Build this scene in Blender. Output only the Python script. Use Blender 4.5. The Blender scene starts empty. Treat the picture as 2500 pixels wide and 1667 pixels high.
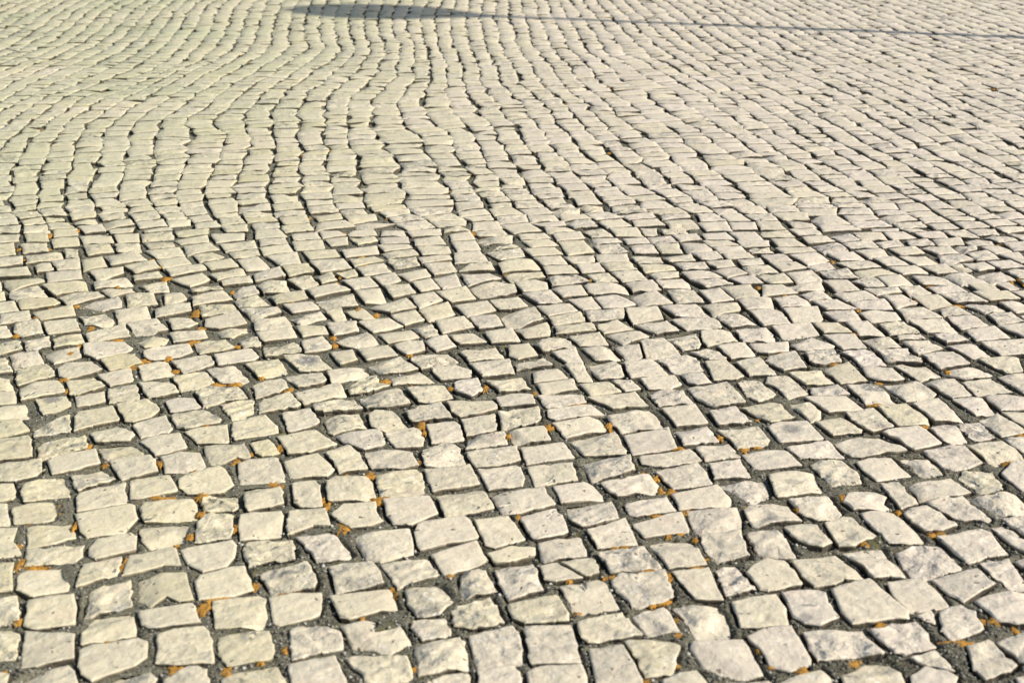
import bpy, math, random
import numpy as np
from mathutils import Vector

sc = bpy.context.scene
COL = sc.collection

# ---------------------------------------------------------------- camera
H = 1.5                      # eye height over the paving
FPX = 3350.0                 # focal length in photograph pixels (2500 wide)
HORIZON = -453.0             # horizon row, above the top edge
PITCH = math.atan((833.5 - HORIZON) / FPX)
cam_d = bpy.data.cameras.new("camera")
cam = bpy.data.objects.new("camera", cam_d)
COL.objects.link(cam)
cam.location = (0, 0, H)
cam.rotation_euler = (math.pi / 2 - PITCH, 0, 0)
cam_d.sensor_width = 36.0
cam_d.lens = 36.0 * FPX / 2500.0
cam_d.clip_start = 0.05
cam_d.clip_end = 3000.0
cam_d.dof.use_dof = True
cam_d.dof.focus_distance = 4.4
cam_d.dof.aperture_fstop = 5.0
sc.camera = cam

# ---------------------------------------------------------------- light
SUN_EL = math.radians(38.0)
def ground(px, py):
    """photograph position -> place on the paving (metres)"""
    zc = FPX * H / (math.cos(PITCH) * (py - HORIZON))
    return ((px - 1250.0) * zc / FPX, (zc - H * math.sin(PITCH)) / math.cos(PITCH))
_a = ground(2500, 92); _b = ground(1150, 38)
SH = Vector((_b[0] - _a[0], _b[1] - _a[1], 0)).normalized()     # way the shadows fall
LDIR = Vector((SH.x * math.cos(SUN_EL), SH.y * math.cos(SUN_EL), -math.sin(SUN_EL)))
sun_d = bpy.data.lights.new("sun", 'SUN')
sun_d.energy = 5.0
sun_d.angle = math.radians(0.53)
sun_d.color = (1.0, 0.955, 0.87)
sun = bpy.data.objects.new("sun", sun_d)
COL.objects.link(sun)
sun.rotation_euler = LDIR.to_track_quat('-Z', 'Y').to_euler()
sun.location = (8, -3, 10)

world = bpy.data.worlds.new("World")
sc.world = world
world.use_nodes = True
wn = world.node_tree
wn.nodes.clear()
sky = wn.nodes.new('ShaderNodeTexSky')
sky.sky_type = 'NISHITA'
sky.sun_disc = False
sky.sun_elevation = SUN_EL
sky.sun_rotation = math.atan2(-SH.x, -SH.y)
sky.dust_density = 1.6
bg = wn.nodes.new('ShaderNodeBackground')
bg.inputs['Strength'].default_value = 0.12
out = wn.nodes.new('ShaderNodeOutputWorld')
wn.links.new(sky.outputs[0], bg.inputs['Color'])
wn.links.new(bg.outputs[0], out.inputs['Surface'])

sc.view_settings.view_transform = 'Standard'
sc.view_settings.look = 'None'
sc.view_settings.gamma = 1.0
sc.view_settings.use_curve_mapping = False
sc.view_settings.exposure = 0.17

# Outlines of the stones nearest the viewer, surveyed tile by tile: each tile gives the
# picture position of its corner; 3.763 survey units to one photograph pixel.
STONES = {
(0,1250): """
-150,140 155,118 115,255 195,400 -150,450
250,140 675,65 715,210 480,285 250,320
235,325 700,300 785,290 760,390 700,435 400,470 220,480
900,235 1200,182 1245,210 1250,350 1100,385 880,425 810,380 815,330
1275,110 1750,75 1700,250 1620,285 1370,325 1310,260
1170,370 1300,370 1580,300 1615,340 1665,485 1500,480 1260,545 1100,575 1150,440
1660,340 1770,300 2130,235 2170,290 2150,410 2080,485 1880,545 1730,470
-150,460 110,445 120,540 115,720 -150,755
760,470 1110,390 1100,560 960,600 690,680 720,570
180,545 250,510 570,485 595,560 630,640 620,700 400,745 270,775 150,720 150,640
1250,600 1480,555 1700,545 1725,640 1770,790 1650,805 1530,750 1380,845 1250,770
1790,640 1850,560 2080,500 2250,490 2290,560 2320,700 2100,765 1830,790
-150,755 150,730 190,980 -150,1030
240,795 670,745 690,870 680,1000 310,1055 195,1010 260,900
820,690 1215,620 1230,860 760,945 800,780
1265,895 1770,825 1790,900 1835,1000 1400,1055 1300,1020
1955,800 2370,755 2430,790 2460,1040 2350,1040 1975,1060
-150,1040 100,1025 195,1070 200,1150 170,1350 -150,1385
215,1065 500,1090 700,1105 690,1330 320,1400 200,1400 190,1180
880,930 1230,890 1260,1105 900,1175 750,1200 755,1100 810,985
710,1250 880,1195 1270,1135 1350,1170 1355,1310 1200,1420 850,1550 740,1480 710,1340
1445,1120 1600,1070 1890,1055 1940,1090 1980,1375 1620,1400 1430,1375
2000,1110 2100,1090 2460,1065 2515,1210 2500,1340 2250,1375 2090,1400 2000,1280
330,1460 630,1395 690,1480 740,1600 700,1800 60,1800 90,1570
870,1560 1100,1480 1370,1440 1425,1500 1440,1600 1420,1780 800,1780
1480,1540 1620,1460 1780,1400 1890,1440 1925,1530 1900,1780 1450,1780
2030,1520 2200,1420 2540,1350 2610,1500 2680,1750 2100,1780
-150,1460 30,1450 85,1490 60,1600 30,1780 -150,1780
""",
(0,1150): """
95,345 300,280 510,255 530,350 485,440 400,462 115,490
-150,310 75,300 88,380 80,500 -150,530
690,385 880,345 1200,300 1235,310 1255,440 1130,550 900,575 800,590 720,520 690,440
1310,280 1600,245 1770,240 1805,300 1812,415 1700,435 1330,465 1300,420 1290,330
1850,230 1990,205 2190,190 2205,280 2150,355 1950,355 1885,365 1845,290
1800,460 1870,385 2100,360 2145,370 2145,500 2120,610 1900,650 1800,640 1785,540
2215,395 2290,375 2360,375 2585,360 2600,420 2575,580 2350,600 2215,635 2195,500
720,210 900,150 1140,85 1165,120 1175,270 1020,310 800,350 710,370 700,290
1200,60 1560,15 1630,180 1300,245 1190,240
180,190 230,110 600,15 635,140 635,225 400,255 210,285
-150,90 120,95 145,220 120,260 -150,290
645,20 930,-50 1000,0 1075,65 900,115 720,180 675,130
1640,70 1720,20 2000,-50 2080,-10 2150,110 2060,170 1900,190 1720,190 1650,140
2225,150 2360,130 2560,125 2600,180 2600,285 2460,335 2290,360 2245,320 2240,230
""",
(625,1150): """
335,105 540,90 580,140 605,310 480,330 400,310 345,270
305,360 430,325 630,315 685,470 540,480 400,530 290,570 280,480
650,90 720,55 1020,35 1060,90 1110,240 1000,260 700,275 665,260 645,150
700,380 800,295 1000,265 1090,265 1120,400 1165,450 1050,490 880,510 780,470
1100,30 1250,0 1480,-25 1540,30 1540,170 1440,200 1150,220 1120,130
1170,250 1590,190 1680,370 1570,425 1430,485 1260,475 1200,400
1530,-20 1960,-65 2060,100 1950,130 1610,180
1640,185 2090,150 2200,330 2100,355 1730,405
2035,-20 2390,-60 2430,-40 2475,70 2450,130 2120,160
2165,195 2640,140 2680,220 2740,290 2720,310 2550,335 2380,375 2270,375 2210,290
1490,470 1900,410 1960,450 2050,600 1950,625 1750,650 1510,710 1455,620 1460,560
2000,440 2310,400 2400,510 2470,600 2330,640 2190,680 2100,660 2050,550
""",
(1250,1150): """
80,390 380,310 405,320 410,350 480,390 525,540 430,580 230,610 180,590 80,440
145,-50 550,-90 610,90 560,75 400,100 380,120 220,140 170,40
395,115 660,70 720,95 825,190 830,240 780,260 450,290 430,220 390,160
650,-100 900,-145 1080,-150 1125,-15 1000,25 730,85 690,10
815,110 1260,25 1340,120 1350,185 1200,190 960,220 880,180
470,300 900,245 930,290 990,425 850,450 760,490 640,500 560,460 500,390
1030,290 1220,255 1420,225 1505,355 1400,370 1130,395 1070,360
690,535 1050,430 1090,510 1155,660 1000,670 790,685 750,620
1105,490 1300,430 1480,365 1570,360 1620,480 1620,550 1500,555 1220,590
1460,200 1880,120 2000,240 2015,305 1800,320 1540,340 1510,250
1610,355 2080,320 2110,380 2105,500 2060,545 1850,550 1720,560 1630,470
1325,-5 1500,-40 1700,-75 1740,-40 1835,100 1830,115 1650,130 1480,145 1400,80
1890,90 2280,55 2360,110 2390,190 2340,230 2230,275 2140,270 2050,200
2115,345 2200,310 2380,280 2540,280 2600,350 2665,430 2480,470 2230,500 2180,450
""",
(1875,1150): """
5,20 120,-10 410,5 440,60 535,155 400,180 250,205 90,225 60,190
375,-75 500,-105 670,-100 830,10 860,100 700,110 590,125 500,50
190,240 330,220 560,220 620,290 690,350 650,385 460,440 330,390 250,320
135,475 390,435 440,480 520,570 590,660 470,690 390,680 270,630 190,560
515,460 700,405 760,410 840,480 1000,575 930,600 770,680 660,670 590,580
740,160 880,140 960,160 1080,220 1060,270 1130,320 1000,345 860,340 800,350 700,270
860,375 1000,350 1150,355 1260,440 1400,580 1435,620 1300,635 1110,640 1050,570 920,470
1035,105 1190,95 1240,130 1380,280 1340,300 1230,330 1130,220
1290,340 1460,310 1540,350 1700,470 1730,490 1600,540 1450,545 1330,470 1250,385
1290,110 1680,25 1740,60 1870,185 1650,220 1400,245
1460,290 1560,250 1780,230 1900,320 2050,430 2040,460 1960,430 1800,440 1640,390
1745,45 1800,-10 1950,-40 2050,10 2150,110 2150,160 1930,170 1800,80
1830,230 2000,215 2200,180 2352,240 2450,380 2130,400 2000,330
2140,10 2250,-80 2350,-100 2500,-90 2500,210 2350,170 2200,60
2150,420 2400,400 2500,400 2500,650 2350,590 2220,500
1545,600 1970,525 2040,555 2210,755 2000,775 1860,845 1800,815
2050,480 2140,465 2250,520 2400,640 2500,720 2500,800 2340,740 2150,590
1170,735 1330,665 1560,650 1660,725 1800,865 1620,915 1490,960 1330,950 1250,855
""",
(625,1250): """
890,200 1200,150 1400,135 1440,200 1470,360 1350,390 1130,435 1010,415 950,300
360,200 560,195 700,140 760,230 880,380 850,400 560,440 470,340
-110,240 0,225 330,205 355,290 355,420 200,435 0,465 -80,480 -120,330
1600,380 2030,260 2100,380 2120,430 2000,480 1750,560 1690,510 1650,410
20,560 300,490 460,450 500,500 560,650 540,710 440,715 150,740 80,640
670,480 1090,435 1190,640 1130,660 740,740 700,600
1130,450 1590,400 1680,555 1600,600 1420,660 1310,695 1200,540
1350,670 1640,630 1720,670 1790,730 1780,780 1830,810 1700,920 1480,955 1400,850
130,780 350,745 595,750 605,800 580,930 450,985 230,1025 160,990
680,770 920,740 1220,695 1260,760 1290,870 1150,890 850,975 780,960
1880,540 2050,505 2120,520 2230,700 2150,720 1890,780 1860,700
2190,500 2540,430 2590,560 2630,710 2480,740 2310,795 2250,700
2130,380 2350,305 2560,310 2575,370 2350,445 2190,455
1790,870 2000,810 2160,775 2200,830 2280,990 2180,1020 2020,1060 1800,1030
1440,985 1740,950 1780,1030 1810,1150 1620,1170 1540,1180 1430,1060
785,1030 970,985 1075,1010 1010,1070 1100,1090 1330,1045 1430,1190 1330,1235 1190,1285 1060,1230 880,1215
310,1050 420,1000 560,1025 760,1080 800,1180 790,1250 600,1280 340,1335 310,1220
1450,1210 1700,1175 1870,1160 1930,1190 1945,1420 1500,1480
1930,1130 2100,1090 2360,1040 2420,1110 2445,1230 2440,1370 2020,1420 1960,1230
820,1330 950,1300 1380,1290 1440,1500 1250,1590 1080,1600 960,1460
300,1380 480,1330 720,1300 760,1400 830,1580 760,1700 350,1750 320,1600
1560,1568 1700,1500 1940,1450 1980,1600 1970,1800 1500,1800
2040,1440 2200,1410 2350,1390 2410,1440 2450,1570 2480,1800 2080,1800
1090,1660 1440,1610 1460,1800 1100,1800
2320,835 2770,725 2800,780 2870,930 2870,980 2700,1000 2480,1010 2360,960
""",
(1250,1250): """
235,250 590,180 630,190 690,400 500,400 290,430 260,390
2145,180 2450,165 2530,260 2605,390 2480,385 2320,385 2250,330 2190,260
265,470 400,440 640,590 400,620 300,600
440,430 700,405 760,430 800,550 690,580
780,370 1100,310 1220,305 1290,400 1380,490 1300,510 900,545 840,440
1260,260 1400,230 1680,240 1720,330 1795,470 1600,495 1450,500 1340,370
1740,200 2090,165 2180,400 2050,420 1890,450 1760,340
440,660 640,620 800,580 860,630 990,860 800,880 570,910 510,780
905,620 990,560 1400,535 1450,660 1490,780 1360,830 1110,860 1060,790 940,710
1480,545 1800,500 1880,640 1950,800 1690,790 1590,680
1870,510 2050,470 2110,560 2250,690 1960,760 1900,640
2150,530 2240,460 2360,400 2520,400 2620,570 2680,640 2350,700 2280,680
575,995 800,940 1010,920 1060,960 1195,1110 1000,1150 690,1180 620,1120
1095,930 1390,850 1430,870 1530,1090 1450,1105 1260,1115
1480,850 1640,830 1880,835 1940,900 2010,1090 1980,1130 1700,1135 1580,970
2020,820 2170,775 2420,755 2500,870 2540,1020 2300,1045 2110,1035
115,1030 550,1010 580,1120 625,1350 350,1385 185,1395 130,1200
1030,1180 1280,1120 1340,1130 1540,1215 1480,1460 1220,1505 1140,1320
715,1240 1020,1215 1090,1350 1210,1570 1180,1720 800,1750 780,1560
1650,1180 1720,1150 2120,1125 2180,1220 2300,1470 2220,1495 1960,1480 1770,1390 1650,1240
2165,1140 2350,1060 2560,1040 2620,1130 2745,1340 2740,1385 2550,1445 2380,1400 2290,1250
140,1450 260,1400 640,1385 700,1580 680,1750 160,1750
1380,1520 1600,1455 1690,1450 1800,1560 1880,1750 1440,1750
1920,1560 2100,1520 2350,1490 2440,1540 2500,1780 1960,1780
""",
(1875,1250): """
205,440 610,350 680,400 870,570 700,610 610,650 430,665 300,560
670,330 820,305 1040,300 1110,390 1270,580 1130,575 970,590 870,480
1100,620 1330,590 1420,600 1490,660 1660,830 1500,850 1310,885 1150,750
1490,590 1690,550 1890,500 1940,530 2080,660 2060,690 1880,770 1820,810 1660,730
1940,455 2200,425 2260,500 2400,640 2400,680 2220,665 2080,590
2270,430 2400,390 2500,400 2500,560 2350,500
140,730 200,705 460,705 520,740 560,830 650,960 480,1020 350,1010 230,940
590,700 780,630 950,600 1010,680 1290,890 1295,965 1100,970 890,1005 780,1015 680,910
1380,940 1490,890 1540,930 1560,1010 1450,980
1550,880 1770,830 1900,890 1990,1050 1850,1110 1690,1150 1570,1060
1890,780 2080,730 2300,710 2500,700 2500,1020 2300,1020 2120,990 2030,900
320,1080 480,1060 870,1050 930,1120 1070,1310 850,1310 460,1345 400,1250
945,1065 1150,1010 1370,985 1460,1090 1560,1210 1420,1250 1260,1285 1170,1270 1040,1180
2080,1155 2350,1090 2500,1080 2500,1450 2350,1395 2200,1270
1830,1210 2020,1165 2080,1190 2300,1410 2200,1460 2000,1530 1900,1440
1310,1340 1530,1270 1620,1330 1740,1480 1600,1430 1440,1400
1300,1500 1450,1420 1600,1440 1730,1520 1700,1700 1320,1720
670,1490 870,1350 1120,1360 1220,1470 1280,1600 1200,1750 760,1750
75,1560 200,1510 490,1430 560,1490 640,1600 600,1750 100,1750
2280,1510 2500,1450 2500,1750 2330,1700
1980,1640 2200,1590 2280,1700 2200,1800 2000,1800
""",
(0,833): """
-120,20 170,-10 215,65 0,125 -120,140
205,-10 460,-60 470,25 240,70
90,125 340,75 400,180 120,230
415,90 720,40 745,130 500,190 430,140
760,20 1000,-10 1140,0 1215,50 1150,100 900,160 770,110
1240,-20 1400,-50 1540,-30 1500,30 1330,45
1320,80 1500,30 1720,5 1780,80 1620,140 1480,160 1370,165 1320,130
1770,20 1900,-10 2070,-10 2160,40 2060,80 1830,110
2190,-10 2350,-50 2420,0 2400,40 2240,50
-150,160 60,150 80,220 125,270 -150,300
140,270 200,235 430,190 500,260 500,300 420,330 170,390 130,330
525,240 600,185 840,160 930,250 900,270 620,330 540,300
920,150 1080,115 1220,125 1300,190 1170,230 1010,260 970,220
1270,230 1530,160 1625,290 1500,310 1310,350
1580,170 1880,120 1940,130 1975,200 1870,240 1690,290
1960,120 2310,55 2370,130 2340,160 2000,210
1890,240 2160,205 2290,330 2200,380 2030,380
180,395 400,350 530,345 580,400 600,450 500,470 360,500 200,540 180,450
-150,330 80,345 120,425 -150,460
600,360 860,300 970,410 880,440 700,490 630,490
900,300 1190,240 1225,345 1190,370 1020,405
1265,370 1550,330 1640,470 1500,490 1370,500 1300,440
1580,320 1880,275 1980,390 1660,435
1790,460 1920,410 2200,395 2270,500 2050,560 1880,600 1830,530
970,430 1080,400 1260,385 1280,520 1060,550 990,560
695,500 960,460 980,550 830,580 710,590
-150,465 130,460 150,570 -20,590 -150,600
-150,605 220,560 280,690 0,710 -150,720
330,525 600,495 655,580 540,640 400,665 360,610
1050,570 1340,530 1430,560 1470,620 1380,690 1230,725 1130,715
1520,525 1640,495 1780,510 1840,590 1750,625 1570,635
1570,680 1600,645 1870,605 2040,690 2030,730 1700,795 1610,770
2015,580 2180,530 2330,520 2350,640 2250,680 2130,715 2070,640
665,720 720,650 1050,585 1105,690 1080,720 850,770 670,825
310,810 480,720 640,645 660,730 640,820 480,845 310,865
-150,730 170,700 270,815 100,860 -150,870
1215,760 1300,720 1520,670 1590,790 1540,820 1290,870
1700,825 1830,785 2090,760 2110,910 2070,930 1820,930
-150,880 260,850 290,900 300,1060 10,1100 -150,1110
330,950 400,915 780,850 820,930 800,970 530,1030 340,1065
830,830 860,790 1080,755 1240,850 1190,915 880,920
440,1090 550,1040 880,985 920,1110 800,1140 640,1185 480,1210
895,950 1180,925 1320,1020 1300,1040 980,1075 920,1020
1290,910 1380,870 1640,840 1720,970 1540,1025 1430,1040 1380,980
-150,1120 220,1100 380,1075 380,1190 330,1230 140,1270 -150,1275
1005,1085 1370,1035 1420,1080 1450,1190 1330,1220 1110,1265 1040,1170
1480,1060 1660,1010 1850,990 1910,1140 1880,1160 1680,1185 1520,1195
1880,940 2240,945 2300,1050 2250,1075 2180,1060 2050,1110 1910,1125
""",
(625,833): """
-210,740 80,665 190,760 205,820 100,850 0,870 -190,895 -225,850
10,550 70,520 300,470 350,510 415,575 380,600 20,645
-70,890 90,865 215,1010 150,1035 60,1040 0,1020
-160,1100 150,1060 210,1080 290,1270 200,1285 0,1295 -150,1310 -170,1200
-100,190 200,140 315,270 100,310 20,320
-30,400 70,340 240,330 300,410 200,460 0,500
60,30 350,5 400,40 425,105 80,135
420,-10 600,-60 690,30 690,55 540,90 450,100
740,10 880,-50 1020,-80 1130,10 940,45 800,40
245,125 370,115 570,130 620,180 700,240 530,265 400,270
690,90 880,75 930,180 780,210 740,170
935,65 1210,25 1300,120 1200,135 1020,165
1275,25 1400,-10 1530,-10 1555,80 1390,110 1300,60
1560,0 1640,-50 1750,-60 1790,0 1840,40 1660,80
260,320 430,285 600,270 650,350 600,375 380,415
650,265 980,205 1050,300 700,370
1020,205 1320,140 1480,235 1380,270 1150,290
1400,140 1500,120 1760,90 1850,175 1750,195 1520,235
1870,85 2100,40 2200,25 2280,140 2100,160 1960,180
1600,240 1830,215 1980,260 1980,320 1700,350
1960,190 2320,155 2350,200 2380,290 2080,315
1230,330 1320,300 1500,250 1640,350 1260,385
825,420 950,350 1100,315 1150,390 1220,400 1080,445 860,470
340,470 600,410 780,375 840,475 600,530 430,565
950,490 1310,415 1420,560 1200,590 1010,600
1390,430 1500,400 1720,385 1810,500 1600,550 1500,545
1820,350 2030,320 2080,440 1980,495 1830,450
2105,345 2440,290 2530,425 2400,440 2240,455
525,580 600,550 900,500 985,610 620,650 535,630
240,650 500,610 600,735 460,790 300,820
620,710 680,680 940,630 1020,780 720,850 650,810
1025,650 1080,620 1240,620 1390,760 1280,800 1200,805 1050,780
1370,640 1550,580 1700,550 1800,700 1650,710 1440,740
1760,540 2180,505 2230,600 2100,640 1880,685 1800,640
2205,500 2530,455 2560,570 2240,585
2225,650 2600,615 2620,730 2560,765 2350,780 2240,790
200,860 540,800 740,940 480,1020 300,1030
730,850 1130,810 1190,930 1170,950 980,990 830,940
1190,830 1450,765 1540,850 1530,960 1290,970 1220,900
1570,760 1820,735 1880,780 1910,910 1620,935
1870,700 2200,645 2220,810 1930,855
1940,900 2030,860 2280,825 2310,940 2050,980 1920,970
640,1020 850,950 960,1040 1030,1160 760,1195 700,1110
1000,1010 1180,985 1410,980 1495,1140 1340,1160 1050,1155
1515,1000 1740,920 1880,970 1940,1100 1560,1145
1925,1000 2100,980 2390,970 2440,1090 2330,1115 2020,1145
250,1110 560,1035 720,1170 650,1225 310,1240
""",
(1250,833): """
-30,800 290,760 350,890 200,905 20,920
-30,30 150,15 235,120 60,150 -20,120
210,15 350,-40 450,-65 575,40 420,75 290,90
360,90 580,50 665,190 520,200 440,150
650,60 880,30 1000,145 880,165 770,165
940,40 1180,20 1200,130 1060,175
1160,-15 1400,-40 1550,105 1390,130 1220,145
1640,95 1800,70 1880,75 1980,150 1820,165
1880,30 2150,0 2250,130 2020,150
2170,25 2540,-10 2555,80 2350,100 2250,90
20,205 290,150 365,215 50,250
480,210 640,200 740,360 600,360
680,190 930,165 1010,220 1040,325 820,350 740,290
1030,190 1290,155 1350,200 1440,300 1100,330 1050,270
1340,160 1590,110 1690,140 1760,265 1500,285 1400,210
1775,180 1950,165 2130,320 2070,345 1860,350
2045,175 2280,135 2450,300 2350,305 2190,300
195,270 420,245 510,330 400,350 210,370
235,385 560,340 600,430 280,465
615,385 890,360 1010,450 730,490
910,345 1090,345 1185,430 1040,455
1175,330 1490,305 1555,390 1440,430 1260,430
1560,295 1740,275 1840,385 1710,400 1620,370
230,485 640,460 675,560 450,585 310,590
700,515 1130,465 1250,580 1060,590 930,610
1240,465 1350,440 1570,445 1670,550 1500,570 1360,575
1610,410 1960,375 2060,460 2150,555 1990,565 1850,580 1700,520
2070,370 2110,345 2280,370 2400,460 2430,480 2350,520 2270,540 2160,490
325,620 720,565 860,650 600,680 400,710 340,690
375,750 690,690 800,695 880,805 700,840 500,880
860,680 1260,605 1340,660 1390,780 1150,800 1010,830
1385,610 1680,575 1800,750 1520,770
1810,630 2050,595 2200,730 1900,760
2110,590 2350,545 2460,570 2590,700 2380,735 2290,700
530,890 740,830 940,805 1050,1000 1040,1030 660,1035
1030,860 1430,795 1520,970 1110,1020
1500,800 1780,765 1900,905 1750,920 1580,945
1900,810 2270,770 2370,900 2350,950 2080,975
80,970 470,920 570,1050 300,1090 130,1110
1165,1050 1640,980 1740,1080 1500,1130 1380,1140 1190,1120
1680,965 1990,940 2090,1050 1920,1070 1770,1080
2115,1020 2350,985 2500,980 2655,1140 2350,1155 2220,1150
1810,1110 2090,1080 2190,1240 1860,1245
""",
(1875,833): """
210,20 400,-30 610,30 600,50 350,70 270,60
1240,0 1480,-20 1610,65 1390,110
1620,20 1860,-20 2050,110 1880,150
1960,0 2350,-20 2500,0 2480,110 2150,120 2030,50
-30,170 10,130 250,85 350,240 150,265
330,90 600,55 680,180 470,205 400,190
675,95 890,70 940,80 1085,215 860,220 770,150
990,70 1280,60 1310,150 1400,150 1420,185 1110,180
1415,115 1700,80 1850,200 1580,235
1930,160 2200,130 2300,150 2340,270 2200,285 2080,230
185,280 480,250 600,370 480,385 350,390
505,240 740,185 910,350 670,375
870,235 1130,250 1250,335 1150,350 1010,345 910,320
1150,230 1450,200 1585,290 1400,350
1590,250 1900,210 2070,290 1800,350 1640,300
0,320 180,300 365,465 330,490 200,515 60,400 -30,370
1440,370 1600,320 1700,315 1870,490 1700,510 1600,460
1790,370 2040,330 2250,460 1930,490
2120,330 2350,290 2500,280 2500,500 2350,470
385,410 640,380 750,470 400,485
725,400 950,390 1050,430 1190,550 940,580 850,500
1060,375 1370,350 1540,460 1530,495 1270,530 1180,470
320,490 700,480 900,600 560,650 450,570
180,545 360,535 480,630 480,700 400,720 280,620
1010,590 1260,570 1490,720 1480,745 1200,770 1090,680
1330,570 1560,505 1790,715 1530,725
1700,530 1970,495 2100,640 1920,660 1830,610
2000,500 2200,480 2500,520 2500,600 2150,620
710,640 970,605 1160,780 960,825 800,740
430,730 670,670 870,800 850,830 600,865
1940,690 2100,655 2350,800 2350,840 2150,865
2150,630 2500,610 2500,850 2350,770
0,780 100,740 350,725 510,905 110,930
1460,760 1520,740 1700,735 1840,900 1700,935 1620,910
1730,740 1940,735 2080,880 1900,900 1800,820
1050,830 1120,795 1380,770 1450,810 1600,940 1340,1000 1200,900
165,960 560,905 700,1040 700,1060 300,1055
600,940 850,860 1020,855 1180,920 1280,1010 1080,1010 900,1060 770,1050
1820,950 2150,895 2350,1050 2350,1090 2100,1120 1950,1040
2170,880 2350,860 2500,860 2500,1060 2330,1000
1430,1010 1680,945 1800,955 1970,1100 1840,1150 1720,1170 1600,1150
810,1110 980,1050 1130,1060 1310,1210 1000,1280 900,1210
1210,1055 1430,1040 1600,1210 1430,1225
""",
(0,560): """
-100,50 170,45 165,105 -100,125
235,40 430,20 450,105 250,110
500,0 700,-10 710,50 500,65
-100,130 120,120 140,235 -100,265
190,135 425,120 440,195 215,210
470,90 560,70 715,65 725,145 500,160
725,60 900,50 1020,60 1040,115 760,125
1055,45 1265,30 1275,110 1090,120
1300,40 1570,15 1600,75 1310,105
1320,0 1560,-20 1580,5 1330,20
1610,10 1920,-10 1920,40 1640,65
1940,40 2240,30 2240,85 1990,115
-100,265 200,245 205,310 -100,345
250,240 560,195 590,265 240,305
580,180 710,185 715,255 600,265
770,140 1000,130 1040,195 810,230
1060,130 1270,125 1300,190 1080,200
1320,110 1580,105 1600,155 1380,180
1610,100 1900,50 1915,110 1660,130
1690,150 1930,120 2010,180 1720,230
2020,130 2330,100 2360,175 2080,200
-100,350 240,330 280,410 -100,430
320,310 465,305 490,375 350,390
465,290 730,260 740,355 520,370
755,275 930,250 975,340 770,365
960,230 1250,195 1345,270 1020,320
1340,190 1650,160 1700,235 1450,265
1440,280 1690,245 1755,310 1500,345
1780,235 1950,210 2050,250 1840,295
2100,205 2360,175 2390,235 2150,262
1870,300 2120,260 2195,330 1930,360
2180,275 2360,245 2480,345 2250,370
30,440 350,420 410,475 100,550 40,500
415,385 735,370 750,450 430,480
820,370 1120,335 1135,390 900,455
1140,325 1410,280 1465,345 1240,390
1520,355 1860,310 1895,360 1570,415
1930,410 2220,350 2270,410 2010,465
2330,390 2560,335 2620,425 2350,465
90,560 340,500 450,585 150,640 85,620
385,500 780,460 805,550 490,600
865,470 1140,420 1215,490 880,530
1230,410 1450,385 1490,430 1240,460
1580,450 1850,400 1925,460 1880,485 1750,520 1690,500
2030,460 2290,420 2320,480 2050,505
-100,580 30,570 45,630 -100,650
160,650 470,600 550,665 500,690 190,725
540,615 680,575 900,570 950,610 620,680
935,550 1200,515 1240,570 1030,615
1275,495 1520,450 1550,560 1380,575
1160,590 1410,585 1445,680 1170,710
1510,580 1660,575 1715,630 1520,675
1760,620 1900,575 2050,555 2130,630 1770,690
2140,580 2230,520 2330,515 2380,580 2180,615
-100,680 130,655 170,740 -100,770
300,760 660,690 690,790 370,830
740,690 1080,620 1115,660 1115,720 970,740
1050,730 1340,710 1380,800 1090,850
1425,710 1620,670 1750,680 1760,740 1440,800
1830,695 2140,680 2180,745 1860,795
2160,640 2360,610 2470,690 2200,710
2205,715 2540,700 2580,750 2330,820
10,780 270,740 300,825 0,865
140,870 360,830 400,930 200,970 125,940
410,850 440,820 690,820 730,920 450,960 410,890
720,770 960,735 1055,850 1000,890 770,865
1170,850 1430,810 1540,910 1400,945 1240,960
1550,815 1740,785 1810,860 1720,895 1590,905
1890,815 2180,755 2260,860 2040,900 1890,880
-100,890 60,885 115,970 -100,990
480,1000 740,940 790,1025 500,1075
770,950 1140,870 1195,970 810,1030
1560,950 1870,920 1910,990 1600,1030
1980,905 2260,870 2270,930 2130,985 2030,970
""",
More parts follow.
